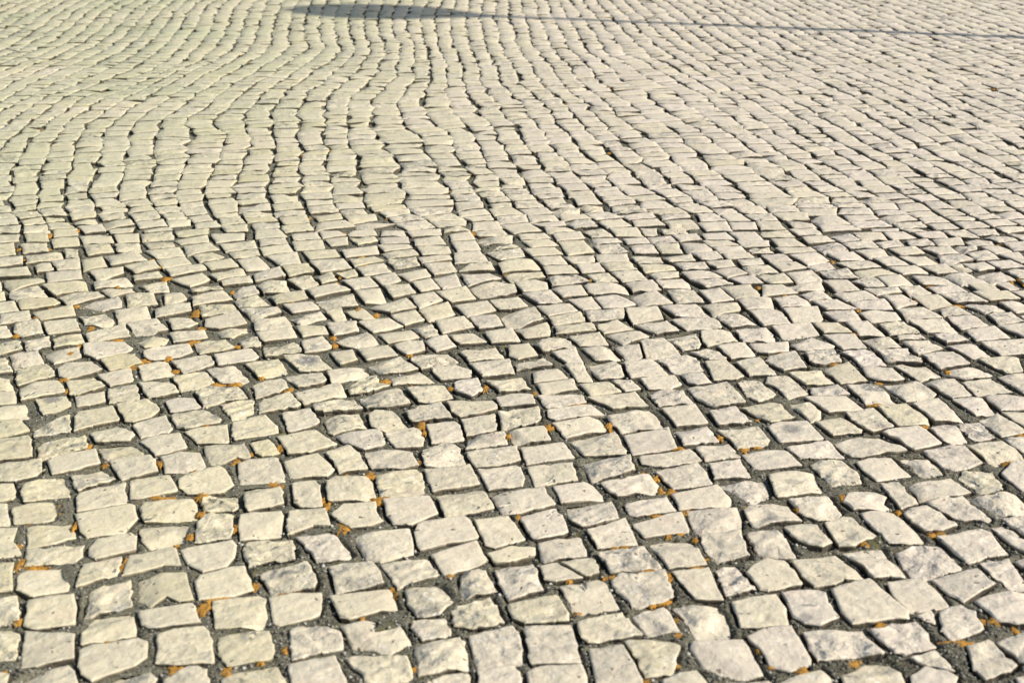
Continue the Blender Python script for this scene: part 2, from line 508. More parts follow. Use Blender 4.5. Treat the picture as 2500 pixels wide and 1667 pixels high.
(625,560): """
30,90 260,75 290,120 45,145
330,40 560,20 600,80 350,100
590,10 750,10 825,45 610,75
640,90 840,70 850,135 690,145
840,50 890,10 1080,5 1110,55 860,65
865,75 1080,60 1120,100 940,135
1150,50 1170,10 1350,10 1380,55
1135,70 1390,60 1405,115 1150,130
1390,10 1690,-10 1700,50 1440,60
1455,90 1680,55 1740,130 1470,140
1780,40 1960,15 2010,90 1800,105
2030,95 2060,60 2350,50 2360,110 2080,125
2010,20 2250,0 2330,45 2050,60
0,0 200,-10 280,60 0,80
35,165 290,130 335,195 75,225
335,110 600,95 630,175 370,190
100,240 370,205 405,300 230,320
440,200 720,180 765,245 500,270
790,190 1100,150 1125,220 830,250
1120,140 1400,135 1430,165 1180,195
1165,210 1440,185 1490,230 1220,255
1480,155 1760,140 1790,215 1530,225
1800,110 2010,100 2060,180 1860,200
2130,175 2350,135 2400,150 2180,180
1490,250 1770,230 1795,270 1530,300
1820,215 2050,190 2130,290 1830,305
1200,280 1470,250 1510,325 1270,350
240,330 470,315 530,380 310,420
500,290 800,265 870,345 600,385
865,270 1080,245 1170,280 910,330
930,340 1170,310 1240,385 1000,420
1540,310 1780,295 1840,370 1640,410
1870,375 1960,320 2150,300 2190,360
2120,210 2200,200 2350,175 2430,165 2480,250 2250,275
2230,310 2360,265 2540,265 2615,345 2350,370 2270,380
10,500 130,460 270,465 310,545 70,570
290,450 500,415 580,505 430,540
540,410 690,385 740,460 610,490
740,400 900,365 930,415 830,440
800,460 1040,425 1125,515 910,545
1070,430 1270,395 1330,460 1170,500
1280,385 1560,355 1605,420 1400,465
1620,450 1830,410 1890,510 1720,530
1890,410 2140,375 2250,440 1950,500
2290,415 2360,400 2630,390 2650,430 2350,460
130,600 430,550 470,620 190,675
470,540 740,490 860,555 540,610
920,560 1130,535 1190,650 1010,665
1180,510 1400,500 1465,580 1260,620
1440,480 1620,450 1700,535 1520,560
1960,525 2190,480 2380,500 2395,560 2190,605 2060,605
250,680 510,650 580,710 340,755
550,640 880,575 930,690 650,720
1030,690 1370,620 1470,710 1240,755
1420,610 1640,570 1725,640 1500,710
1650,570 1930,515 2020,630 1800,660
2140,650 2400,590 2490,705 2350,722 2230,725
-10,830 260,812 345,885 140,912 0,920
320,800 600,740 650,800 400,865
640,750 780,720 830,800 740,825
820,740 960,690 1080,810 990,820 900,800
1240,780 1470,730 1550,820 1360,875
1490,730 1760,660 1820,770 1590,820
1820,690 2130,655 2200,740 1930,790
2240,790 2350,735 2550,705 2635,825 2450,870 2300,885
5,940 320,895 370,985 60,1020
360,880 620,880 660,960 430,995
650,860 920,840 945,930 720,970
950,840 1240,810 1360,880 1080,935
1650,830 1920,795 2010,880 1720,935
1960,800 2200,780 2275,880 2050,905
1440,900 1610,855 1690,950 1560,975
1115,940 1420,900 1505,985 1220,1040
1780,965 1990,945 2110,1025 1880,1045
2100,930 2350,890 2430,1020 2170,1030
""",
(1250,560): """
60,45 300,35 350,80 90,90
300,-20 450,-20 640,5 330,20
380,35 620,15 670,80 420,100
660,20 830,-10 920,60 740,70
900,-10 1150,-20 1210,65 960,60
1180,-10 1320,-10 1330,50 1220,55
1370,0 1590,-10 1610,30 1400,40
730,75 960,75 1010,110 760,125
1020,80 1230,70 1260,125 1060,130
1240,65 1460,60 1520,115 1290,125
1470,50 1690,35 1740,85 1540,105
1750,40 1960,25 2040,90 1790,90
2000,20 2250,20 2330,90 2090,95
100,105 330,90 420,140 180,160
430,105 650,100 750,205 520,230
750,140 980,125 1065,205 820,215
1080,140 1280,130 1350,210 1130,210
1310,130 1520,125 1560,215 1380,215
1550,115 1740,110 1860,190 1620,205
1760,100 1970,95 2080,140 1830,150
2060,100 2350,100 2360,150 2130,155
1840,155 2110,150 2150,205 1910,210
110,180 390,165 460,225 190,240
1650,210 1870,200 1935,265 1740,270
1380,235 1640,225 1680,285 1450,295
1940,220 2180,215 2240,260 1990,270
2170,180 2360,165 2400,210 2200,215
195,255 450,240 520,320 290,325
480,250 740,240 765,295 560,310
770,225 1050,220 1075,285 790,295
1100,250 1370,230 1395,300 1160,300
1780,290 2000,270 2050,335 1880,345
2080,275 2280,265 2310,315 2120,325
2120,340 2350,325 2450,395 2200,405
1490,305 1770,295 1810,355 1570,360
290,330 530,325 605,395 325,405
600,320 790,310 850,380 650,390
810,300 1080,290 1145,360 890,375
1170,310 1440,305 1500,365 1230,390
1850,365 2060,345 2170,400 1990,440
1560,385 1830,365 1930,435 1640,450
1640,455 1900,445 2040,490 1790,525
2000,440 2220,410 2310,480 2120,495
2250,415 2350,400 2500,400 2575,480 2380,490
330,430 600,405 710,470 370,510
690,405 880,390 970,470 780,480
920,385 1150,375 1240,460 1020,470
1270,400 1520,380 1530,430 1330,450
1320,470 1560,440 1640,520 1390,530
15,485 210,465 310,490 325,545 90,560
370,530 640,505 700,600 470,615
670,510 700,490 960,485 1050,510 1070,570 760,590 690,560
1040,490 1290,465 1375,555 1110,560
100,580 350,555 455,660 250,670
510,640 730,615 820,715 650,735
760,620 960,585 1130,680 1000,710 840,710
1090,605 1320,560 1480,680 1180,695
1430,550 1660,555 1760,655 1520,665
1720,550 1900,530 2030,640 1840,670
1920,515 2180,500 2280,605 2060,625
230,690 530,670 600,740 340,780
680,745 1020,725 1030,815 730,840 700,800
1050,720 1330,700 1390,800 1120,860 1075,800
1370,685 1690,685 1810,775 1500,780
1750,680 2060,665 2100,735 1860,775
2080,640 2370,610 2400,700 2160,725
2190,740 2360,720 2470,750 2560,860 2320,880
345,800 620,745 670,840 390,870
30,890 310,835 350,920 340,960 130,980
400,880 740,845 785,920 410,950
780,880 960,825 1105,910 850,950
1130,870 1420,835 1530,920 1330,950
1470,825 1560,790 1860,785 1930,870 1900,905 1620,920
1870,790 2090,755 2240,850 2010,890
520,975 800,940 890,1060 640,1070
875,960 1180,920 1265,985 1030,1045
1400,980 1680,925 1735,1040 1700,1090 1560,1095
1740,920 2000,910 2075,1000 1800,1060 1750,1010
2050,910 2330,885 2400,930 2425,1015 2130,1025
""",
(1875,560): """
-60,20 170,5 245,75 -60,65
30,85 230,80 345,155 100,155
200,0 430,-10 500,45 280,45
310,60 520,45 620,110 370,120
400,125 640,105 740,185 520,205
560,50 750,30 850,100 660,110
770,20 1040,20 1110,85 860,95
1060,30 1240,25 1350,75 1160,95
950,0 1190,-10 1200,15 970,20
1240,0 1460,-10 1470,10 1300,20
1340,25 1590,15 1650,75 1430,70
1590,15 1810,5 1950,75 1710,70
1840,0 2080,-10 2120,40 1920,50
2000,60 2200,45 2290,95 2120,110
2200,30 2400,20 2450,80 2350,95
70,165 390,160 440,195 150,215
680,125 940,100 1020,160 760,165
980,105 1190,90 1250,150 1050,165
1270,100 1460,85 1545,145 1320,150
1500,90 1780,75 1820,140 1560,150
1810,115 1900,90 2060,110 2080,145 1880,155
2170,120 2350,105 2450,180 2260,190
1920,160 2160,135 2250,205 2060,220
2110,220 2290,200 2400,290 2330,300
540,215 790,200 900,265 670,275
800,190 1030,165 1135,235 930,250
1120,175 1350,150 1440,215 1230,235
1400,165 1660,150 1760,220 1570,225
1560,235 1780,225 1890,280 1700,310 1600,290
1700,150 1900,145 1920,185 1780,205
1830,215 2030,190 2120,270 1920,280
200,225 430,205 580,275 370,310
-60,230 140,220 220,280 20,290
20,295 250,290 350,345 130,375
360,335 560,300 615,360 430,375
625,290 900,275 1030,340 780,360
970,255 1140,240 1290,320 1090,330
1200,240 1430,240 1560,300 1370,325
1120,345 1350,330 1470,385 1240,405
1420,340 1620,310 1740,380 1560,395
1680,325 1770,310 1875,385 1790,390
1750,305 1980,295 2080,350 1920,375
2020,290 2220,280 2350,340 2140,355
2180,370 2400,355 2500,450 2310,440
165,395 390,370 510,450 270,475
470,385 720,355 825,440 560,440
790,380 1050,355 1175,400 870,430
1330,420 1540,405 1730,510 1430,505
1600,415 1800,390 2040,480 1780,490
1905,420 2130,380 2270,450 2060,480
1000,435 1210,415 1345,490 1110,520
760,460 980,430 1090,520 920,525
510,460 730,460 840,550 640,560
-60,500 130,500 270,575 -60,605
160,500 480,475 520,540 270,555
1210,520 1390,515 1500,590 1320,600
1480,530 1740,520 1840,570 1550,575
1850,500 2060,495 2120,550 1960,565
2100,500 2200,480 2300,550 2220,560
1880,570 2200,560 2310,625 2040,640
2240,570 2400,550 2450,620 2360,620
880,535 1180,525 1235,570 1000,600
310,590 500,550 600,630 390,645
610,580 900,555 1015,630 720,650
60,620 250,595 410,690 130,700
1040,600 1220,590 1380,670 1180,715 1140,690
1320,615 1560,590 1690,690 1480,715
1570,590 1850,575 2020,660 1720,665
1800,690 2070,665 2180,740 2000,760
2120,660 2310,650 2450,740 2270,760
750,665 1080,640 1145,730 840,725
410,650 640,640 820,730 540,740
150,720 450,700 500,810 470,830 240,835
510,750 780,740 860,825 640,835
850,760 980,740 1170,760 1220,830 930,845
1190,730 1430,705 1600,800 1290,820
1580,730 1730,700 1860,770 1620,785
2020,770 2250,750 2350,830 2130,865
1650,800 1880,780 2020,870 1780,905
40,890 380,850 470,950 150,985
410,855 640,855 780,930 520,940
700,850 930,835 1110,975 830,970
1020,865 1240,835 1390,940 1130,955
1300,830 1600,815 1740,930 1470,935
1820,920 2080,885 2220,990 1920,1010
2120,880 2350,840 2450,960 2350,975
510,960 790,955 900,1080 690,1090
870,990 1110,980 1220,1070 1000,1085
1190,970 1400,950 1440,990 1210,1000
1520,960 1700,945 1860,1010 1650,1040
""",
}
# Long joints between the stone courses, surveyed the same way (farther paving).
JOINTS = {
(0,280): """
40,800 160,870 240,950 290,1020
500,850 560,930 590,990
60,520 60,590 150,640 90,740
230,320 140,440 100,540
470,350 420,440 340,520 370,600 410,690 345,760
700,350 650,450 600,550 590,640 600,700
940,170 900,290 940,350 890,420 900,500 840,610 800,700 860,790
1200,150 1190,290 1110,370 1150,430 1150,520 1110,600 1110,730 1170,790 1190,850
1450,130 1430,240 1380,340 1470,430 1440,510 1370,600 1300,730
1690,50 1690,140 1640,210 1600,280 1540,370
1880,170 1850,270 1800,350 1700,460 1690,560 1700,630 1600,690
2060,150 2060,280 2030,390 1970,450 1940,560 1900,620 1840,660 1870,780
2290,170 2270,280 2310,350 2220,440 2200,530 2200,620 2140,700 2150,840 2230,920 2270,1000 2290,1080
""",
(625,280): """
170,180 160,200 180,320 200,390
430,270 430,380 400,480 410,600 430,680
650,270 650,400 640,520 700,620 720,680
860,260 900,350 960,410 930,500 960,580 970,680 1000,740 1010,830 1070,900
1050,200 1090,300 1160,380 1180,470 1200,570 1210,680 1240,750 1290,840 1340,920
1270,210 1320,310 1390,400 1410,500 1440,600 1500,680 1520,770
1500,180 1580,310 1640,460 1720,570 1780,680 1800,790 1870,890 1960,960 2010,1060
1810,140 1820,300 1900,440 1960,540 2010,640 2090,750 2150,900 2250,960 2330,1080
2010,190 2060,350 2110,460 2190,560 2220,660
2240,190 2310,350
650,0 640,120 560,220
850,10 830,150 840,240
1030,20 1020,160 1060,220
""",
(1250,280): """
20,70 50,160 110,240 180,350 250,420 280,500 370,600 440,690
30,400 80,570 150,650 200,740
220,70 290,170 370,310 470,400 560,510 660,620 780,700
360,20 480,140 600,280 720,390 820,500 880,520 900,600 990,690
590,20 690,140 720,190 840,250 890,340 980,470
780,30 870,90 890,180 1010,230 1110,340 1240,480
1170,560 1230,660
920,20 1060,90 1130,180 1260,200 1290,290 1400,330 1470,420 1570,490 1650,600
1270,20 1400,60 1500,120 1600,200 1690,280
1640,340 1730,440 1850,540 1960,620 2060,690
1680,100 1800,200 1930,280 2100,400 2250,510 2350,560
1000,850 1200,880 1270,960 1400,1080
1150,760 1260,840 1420,910 1520,1010 1620,1080
1430,760 1600,860 1760,970 1900,1060
1600,730 1740,820
1860,740 1960,820
2120,720 2350,880
90,930 210,1000 330,1080
390,890 460,970 520,1050
""",
(1875,280): """
280,160 420,250 640,370 840,470 950,560 1100,660 1280,750
320,30 490,150 600,220 740,290 880,370 1080,460 1200,550 1340,640 1560,760 1720,850 1900,960 2160,1090
690,0 850,100 1000,200
1170,160 1320,250 1510,340 1640,420 1830,500
1780,250 1940,340 2100,420 2350,540
1600,520 1800,600 1960,700 2200,830
150,650 330,750 440,880
180,530 330,640
530,600 700,690 880,820
110,790 320,930 400,1050
1350,760 1500,850 1700,1000 1900,1090
1160,1010 1400,1110
""",
(0,0): """
0,470 160,390 330,280 430,210
180,840 280,760 420,690 560,630 700,560
700,920 960,830 1150,760 1300,700 1420,640 1600,560
350,1110 500,1000
590,1110 720,1020
1030,1120 1150,1030 1260,960 1420,850 1590,745 1750,650 1870,590
1220,1100 1400,1000 1500,890 1620,840
1690,1100 1860,1000 2000,900
1940,1110 2100,1010 2220,860 2350,770
2170,1090 2310,980
540,230 640,150
1060,100 1170,40
1960,150 2040,40
""",
(625,0): """
60,120 110,10
190,650 290,580 410,500 520,430
60,850 290,720 400,630
280,840 450,720 520,650 620,600 720,540 790,440
470,860 600,770 700,680 790,590
680,880 800,770 940,660
820,930 960,820
100,1030 200,960
400,1100 410,990
1080,900 1230,770 1310,700
1640,290 1650,460
1790,230 1810,420
1930,220 1950,380 2000,470
2080,200 2080,320 2110,420 2150,560
2170,140 2230,280 2240,400 2290,480
1430,800 1480,690
1490,380 1470,560
2060,600 2060,770 2150,850 2220,900
2100,0 2070,130
1960,0 1940,120
1730,0 1640,140
1590,10 1500,150
""",
(1250,0): """
90,20 100,130 160,230 180,330
230,20 240,150 320,300 340,400 420,490
150,350 220,460 290,530 370,610
350,130 500,330
560,250 620,330
640,20 720,100
500,400 580,490
740,680 880,820 1020,900 1130,970
900,670 1000,770 1160,870 1240,940 1350,1010 1500,1090
1200,780 1350,860 1420,930
950,470 1200,550 1350,640 1600,780 1800,900 2020,1060
270,780 400,880 480,930
90,780 170,860 330,960
1180,420 1300,500
1950,620 2100,690 2260,780
1820,530 1990,590
1720,40 1850,110
""",
(1875,0): """
60,290 260,400
470,310 600,380 720,430 850,480
690,740 980,880 1230,1010 1380,1110
1080,620 1200,680 1330,720
1310,680 1470,720 1600,780
1740,750 1850,820 2010,880
1940,760 2160,860 2350,940
1520,410 1740,470
1900,210 2050,260
750,100 850,140
640,930 780,1000 1000,1110
""",
}
# Orange lichen in the joints: tile, then x,y,length,width in survey units
LICHEN = {
(0,1250): "240,110,50,30 165,300,60,40 190,440,70,60 145,510,60,40 300,490,200,22 160,990,70,50 1130,470,40,90 680,115,30,60 1740,210,60,50 1620,300,40,25 1870,860,130,110 1990,770,200,30 2330,670,50,60 1610,1425,110,50 2080,1440,90,80 2170,125,50,50 50,1440,60,30 980,1175,40,14 1840,5,60,30",
(0,833): "650,100,70,40 1540,130,80,40 1310,170,90,35 1220,228,100,35 590,335,80,35 625,430,50,50 1990,385,130,40 2160,380,110,25 1250,570,90,40 560,515,60,40 800,955,50,35 970,1120,60,40 1470,1105,60,50 1890,770,70,40 1790,1185,60,25 2160,1085,60,50 1500,1430,240,50 1840,1410,90,60 570,1495,50,40 575,1560,50,40 1285,1465,60,20 1845,1565,60,30 730,30,40,30 1770,5,90,25",
(625,833): "725,20,50,30 1410,118,45,20 1180,358,75,38 1440,415,60,40 2105,415,50,50 275,455,60,30 315,425,40,25 1525,770,90,70 1545,825,40,40 225,965,80,70 1040,1215,140,45 1140,1440,140,50 170,1300,130,40 650,1500,60,60 615,1440,40,30 1495,1095,40,35 825,1218,30,20 2320,855,40,40 45,325,40,20",
(1250,833): "340,780,80,50 885,770,60,70 1540,968,80,28 1910,870,60,40 2140,985,80,35 2250,960,60,25 1215,1200,80,28 1320,1245,50,40 1375,1370,50,60 1460,1370,60,50 1600,1555,100,30 2120,1505,50,20 1440,340,30,25 590,570,150,14 205,462,40,18",
(1875,833): "1000,572,110,20 2225,1110,120,35 690,1420,60,40 280,1525,70,35 1200,1555,50,30 130,98,50,18 1660,270,60,30 2330,850,60,30",
(625,1250): "290,738,110,20 395,738,60,24 260,1250,40,40 1780,570,50,40 1250,690,50,24 40,1360,50,26 10,665,40,40 975,960,40,30 1290,740,40,50 790,120,100,110 1450,1420,50,40",
(1250,1250): "1330,22,110,40 1540,190,70,30 1435,205,50,25 940,315,60,28 1030,302,60,18 1250,525,140,30 1440,575,60,70 1690,490,110,26 920,580,50,30 850,585,50,22 605,915,60,36 395,870,60,36 1270,830,60,36 1400,810,100,50 1525,1115,70,60 1520,975,50,40 1525,1395,50,36 525,612,50,28 1240,1545,90,36 1680,235,50,30 2270,1250,40,40 55,25,40,50 1800,425,50,30",
(1875,1250): "1500,195,90,40 1595,180,80,36 1040,1015,110,50 1740,1185,210,60 2140,885,60,50 2080,980,100,40 785,1360,120,50 310,1430,100,50 25,1415,40,40 880,272,60,30 1970,980,50,40 2270,1065,60,36",
(0,560): "1530,440,90,28 1800,755,90,45 330,800,50,24 140,965,60,30 1075,1005,80,24 1770,1028,90,32 830,895,50,30 690,700,40,26 440,60,30,60 705,5,40,20 180,170,30,20 1480,330,40,24 1080,515,40,14",
(625,560): "2000,25,70,30 970,240,50,16 990,320,70,14 930,750,40,70 700,985,60,30 725,1050,60,30 320,665,40,18 1100,780,50,40 940,1040,60,20 1640,685,40,18",
(1875,560): "800,718,70,26 1360,650,60,18 1490,520,70,20 1700,692,180,14 2340,470,60,50 780,950,60,16",
}

# ---------------------------------------------------------------- materials
def new_mat(name):
    m = bpy.data.materials.new(name)
    m.use_nodes = True
    nt = m.node_tree
    nt.nodes.clear()
    o = nt.nodes.new('ShaderNodeOutputMaterial')
    b = nt.nodes.new('ShaderNodeBsdfPrincipled')
    nt.links.new(b.outputs[0], o.inputs['Surface'])
    return m, nt, b

class NB:
    """small helper for wiring shader nodes"""
    def __init__(s, nt): s.nt = nt
    def n(s, t, **k):
        x = s.nt.nodes.new(t)
        for a, v in k.items(): setattr(x, a, v)
        return x
    def link(s, a, b): s.nt.links.new(a, b)
    def noise(s, vec, scale, detail=4, rough=.55, dist=0.0):
        x = s.n('ShaderNodeTexNoise')
        x.inputs['Scale'].default_value = scale
        x.inputs['Detail'].default_value = detail
        x.inputs['Roughness'].default_value = rough
        x.inputs['Distortion'].default_value = dist
        s.link(vec, x.inputs['Vector'])
        return x.outputs['Fac']
    def ramp(s, fac, stops):
        x = s.n('ShaderNodeValToRGB')
        e = x.color_ramp.elements
        e[0].position = stops[0][0]; e[0].color = (*stops[0][1], 1)
        e[1].position = stops[-1][0]; e[1].color = (*stops[-1][1], 1)
        for p, c in stops[1:-1]:
            q = e.new(p); q.color = (*c, 1)
        s.link(fac, x.inputs['Fac'])
        return x.outputs['Color']
    def rng(s, v, a, b, c=0.0, d=1.0):
        x = s.n('ShaderNodeMapRange')
        for i, q in zip(('From Min', 'From Max', 'To Min', 'To Max'), (a, b, c, d)):
            x.inputs[i].default_value = q
        s.link(v, x.inputs['Value'])
        return x.outputs['Result']
    def mix(s, fac, a, b, mode='MIX'):
        x = s.n('ShaderNodeMix', data_type='RGBA', blend_type=mode)
        for q, i in ((fac, 0), (a, 6), (b, 7)):
            if hasattr(q, 'links'): s.link(q, x.inputs[i])
            elif i == 0: x.inputs[0].default_value = q
            else: x.inputs[i].default_value = (*q, 1)
        return x.outputs[2]
    def math(s, op, a, b=None):
        x = s.n('ShaderNodeMath', operation=op)
        for i, q in enumerate((a, b)):
            if q is None: continue
            if hasattr(q, 'links'): s.link(q, x.inputs[i])
            else: x.inputs[i].default_value = q
        return x.outputs[0]

SPOTS = []
for tx, ty, px_, py_, lx, ly, st in ((625,833,480,180,105,42,.85),(625,1250,320,560,75,24,.8),(0,833,480,532,80,32,.75),(1875,833,935,425,85,32,.8),
        (1875,833,215,815,90,42,.75),(1875,1250,370,850,75,16,.7),(1875,1250,350,960,70,40,.55),(0,833,1975,685,45,22,.7),(625,1250,1600,900,90,40,.5),
        (1250,833,820,900,70,60,.4),(625,1250,600,440,90,26,.55),(0,1250,1260,450,50,24,.6),(625,833,2100,890,110,50,.45),(1875,560,190,320,22,12,.8),
        (1250,1250,1300,455,40,26,.7),(0,1250,1680,150,60,50,.4),(1875,833,230,1290,90,22,.5),(625,833,520,50,30,26,.7),(1250,1250,1230,740,36,60,.6)):
    g0 = ground(tx + px_ / 3.763, ty + py_ / 3.763)
    SPOTS.append((g0[0], g0[1], ground(tx + (px_ + lx) / 3.763, ty + py_ / 3.763)[0] - g0[0], ground(tx + px_ / 3.763, ty + (py_ - ly) / 3.763)[1] - g0[1], st))

def stone_material():
    m, nt, b = new_mat("limestone")
    q = NB(nt)
    geo = q.n('ShaderNodeNewGeometry')
    pos = geo.outputs['Position']
    att = q.n('ShaderNodeAttribute', attribute_name='tone')
    sep = q.n('ShaderNodeSeparateColor')
    q.link(att.outputs['Color'], sep.inputs['Color'])
    r1, r2, r3 = sep.outputs[0], sep.outputs[1], sep.outputs[2]   # value, hue, coarseness
    # large cloudy changes of hue inside a stone, offset from stone to stone
    comb = q.n('ShaderNodeCombineXYZ')
    q.link(q.math('MULTIPLY', r2, 7.0), comb.inputs[0])
    q.link(q.math('MULTIPLY', r1, 9.0), comb.inputs[2])
    vec = q.n('ShaderNodeVectorMath', operation='ADD')
    q.link(pos, vec.inputs[0]); q.link(comb.outputs[0], vec.inputs[1])
    v = vec.outputs[0]
    cloud = q.noise(v, 26, 5, .6, .6)
    base = q.ramp(r2, [(0.0, (.575, .495, .275)), (.3, (.60, .52, .345)), (.62, (.61, .525, .395)), (1.0, (.62, .525, .43))])
    base = q.mix(q.rng(cloud, .40, .85), base, q.mix(.5, base, (.70, .63, .47)))
    c2 = q.noise(v, 60, 4, .6, 1.0)
    base = q.mix(q.rng(c2, .58, .74, 0, .5), base, (.48, .38, .24))
    # per stone value
    val = q.n('ShaderNodeHueSaturation')
    q.link(base, val.inputs['Color'])
    q.link(q.rng(r1, 0, 1, .85, 1.06), val.inputs['Value'])
    base = val.outputs['Color']
    # patchy greenish tint, stronger to the left and farther off; grey stains
    tint_noise = q.noise(pos, 1.1, 3, .5)
    sx = q.n('ShaderNodeSeparateXYZ'); q.link(pos, sx.inputs[0])
    green_tint = q.math('MULTIPLY', q.rng(sx.outputs[0], 0.3, -2.2), q.rng(tint_noise, .25, .65))
    green_tint = q.math('MULTIPLY', green_tint, q.rng(sx.outputs[1], 3.5, 7.5, .3, 1.0))
    base = q.mix(q.math('MULTIPLY', green_tint, .78), base, (.43, .435, .26))
    grime = q.noise(v, 85, 6, .7, .8)
    gm = q.math('MULTIPLY', q.rng(grime, .60, .72), q.rng(r3, .25, 1, .03, .5))
    base = q.mix(gm, base, (.34, .30, .22))
    speck = q.noise(v, 420, 3, .6)
    base = q.mix(q.rng(speck, .64, .72, 0, .45), base, (.24, .21, .17))
    # fine veins and scratches
    vein = q.n('ShaderNodeTexWave', wave_type='BANDS', bands_direction='DIAGONAL')
    vein.inputs['Scale'].default_value = 9; vein.inputs['Distortion'].default_value = 26
    vein.inputs['Detail'].default_value = 5; vein.inputs['Detail Scale'].default_value = 2.2
    q.link(v, vein.inputs['Vector'])
    base = q.mix(q.rng(vein.outputs['Fac'], .965, 1.0, 0, .38), base, (.30, .27, .25))
    # spots of yellow lichen on the stones
    ls = q.noise(pos, 24, 5, .72, .4)
    lm = q.math('MULTIPLY', q.rng(ls, .735, .76), .85)
    base = q.mix(lm, base, (.50, .25, .035))
    h1 = q.noise(v, 42, 5, .55, 1.6)
    vor = q.n('ShaderNodeTexVoronoi', feature='SMOOTH_F1')
    vor.inputs['Scale'].default_value = 55; vor.inputs['Smoothness'].default_value = .25
    wv = q.n('ShaderNodeVectorMath', operation='ADD')
    nz = q.n('ShaderNodeTexNoise'); nz.inputs['Scale'].default_value = 40; q.link(v, nz.inputs['Vector'])
    sc_ = q.n('ShaderNodeVectorMath', operation='SCALE'); sc_.inputs['Scale'].default_value = .03
    q.link(nz.outputs['Color'], sc_.inputs[0]); q.link(v, wv.inputs[0]); q.link(sc_.outputs[0], wv.inputs[1])
    q.link(wv.outputs[0], vor.inputs['Vector'])
    h3 = q.noise(v, 260, 5, .65)
    # dark mineral spots on particular stones (place, half-lengths)
    for sx_, sy_, ax_, ay_, st in SPOTS:
        c_ = q.n('ShaderNodeVectorMath', operation='SUBTRACT'); q.link(pos, c_.inputs[0]); c_.inputs[1].default_value = (sx_, sy_, 0)
        d_ = q.n('ShaderNodeVectorMath', operation='MULTIPLY'); q.link(c_.outputs[0], d_.inputs[0]); d_.inputs[1].default_value = (1 / ax_, 1 / ay_, 0)
        l_ = q.n('ShaderNodeVectorMath', operation='LENGTH'); q.link(d_.outputs[0], l_.inputs[0])
        e_ = q.math('ADD', l_.outputs['Value'], q.math('MULTIPLY', q.math('SUBTRACT', h3, .5), 2.4))
        base = q.mix(q.math('MULTIPLY', q.rng(e_, 1.15, .8), st), base, (.17, .16, .145))
    # freshly chipped, whiter patches; they also paint highlights into the colour
    fr = q.noise(v, 48, 5, .65, 1.2)
    base = q.mix(q.math('MULTIPLY', q.rng(fr, .57, .66), q.rng(r3, 0, .7, .25, .8)), base, (.76, .715, .60))
    # small solution holes
    pv = q.n('ShaderNodeTexVoronoi', feature='F1'); pv.inputs['Scale'].default_value = 75; q.link(wv.outputs[0], pv.inputs['Vector'])
    pc = q.n('ShaderNodeSeparateColor'); q.link(pv.outputs['Color'], pc.inputs['Color'])
    pit = q.math('MULTIPLY', q.rng(pv.outputs['Distance'], .36, .22), q.rng(pc.outputs[0], .955, .975))
    base = q.mix(q.math('MULTIPLY', pit, .85), base, (.16, .125, .085))
    ctone = q.noise(v, 17, 3, .5, .5)
    base = q.mix(q.math('MULTIPLY', q.rng(ctone, .60, .72), .30), base, (.56, .40, .31))
    # buried sides darkened: soil stain, plus crevice shade put into the colour
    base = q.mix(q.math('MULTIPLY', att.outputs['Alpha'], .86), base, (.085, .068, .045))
    q.link(base, b.inputs['Base Color'])
    b.inputs['Roughness'].default_value = .62
    q.link(q.rng(c2, .3, .8, .5, .78), b.inputs['Roughness'])
    b.inputs['Specular IOR Level'].default_value = .38
    # relief
    hh = q.math('ADD', q.math('MULTIPLY', h1, .6), q.math('MULTIPLY', vor.outputs['Distance'], .45))
    hh = q.math('ADD', hh, q.math('MULTIPLY', h3, .14))
    # flaked facets: each patch of the face tips its own way
    fv = q.n('ShaderNodeTexVoronoi', feature='F1'); fv.inputs['Scale'].default_value = 30
    fv.inputs['Detail'].default_value = 1.0
    wv2 = q.n('ShaderNodeVectorMath', operation='ADD'); sc2 = q.n('ShaderNodeVectorMath', operation='SCALE'); sc2.inputs['Scale'].default_value = .022
    q.link(nz.outputs['Color'], sc2.inputs[0]); q.link(v, wv2.inputs[0]); q.link(sc2.outputs[0], wv2.inputs[1])
    q.link(wv2.outputs[0], fv.inputs['Vector'])
    df = q.n('ShaderNodeVectorMath', operation='SUBTRACT'); q.link(wv2.outputs[0], df.inputs[0])
    q.link(fv.outputs['Position'], df.inputs[1])
    cd = q.n('ShaderNodeVectorMath', operation='SUBTRACT'); q.link(fv.outputs['Color'], cd.inputs[0]); cd.inputs[1].default_value = (.5, .5, .5)
    dt = q.n('ShaderNodeVectorMath', operation='DOT_PRODUCT'); q.link(df.outputs[0], dt.inputs[0]); q.link(cd.outputs[0], dt.inputs[1])
    hh = q.math('ADD', hh, q.math('MULTIPLY', dt.outputs['Value'], q.rng(r3, 0, 1, 34.0, 100.0)))
    hh = q.math('SUBTRACT', hh, q.math('MULTIPLY', gm, .5))
    hh = q.math('SUBTRACT', hh, q.math('MULTIPLY', pit, .9))
    bump = q.n('ShaderNodeBump')
    q.link(q.rng(r3, 0, .8, .60, 1.0), bump.inputs['Strength'])
    bump.inputs['Distance'].default_value = .0048
    q.link(hh, bump.inputs['Height'])
    q.link(bump.outputs[0], b.inputs['Normal'])
    return m

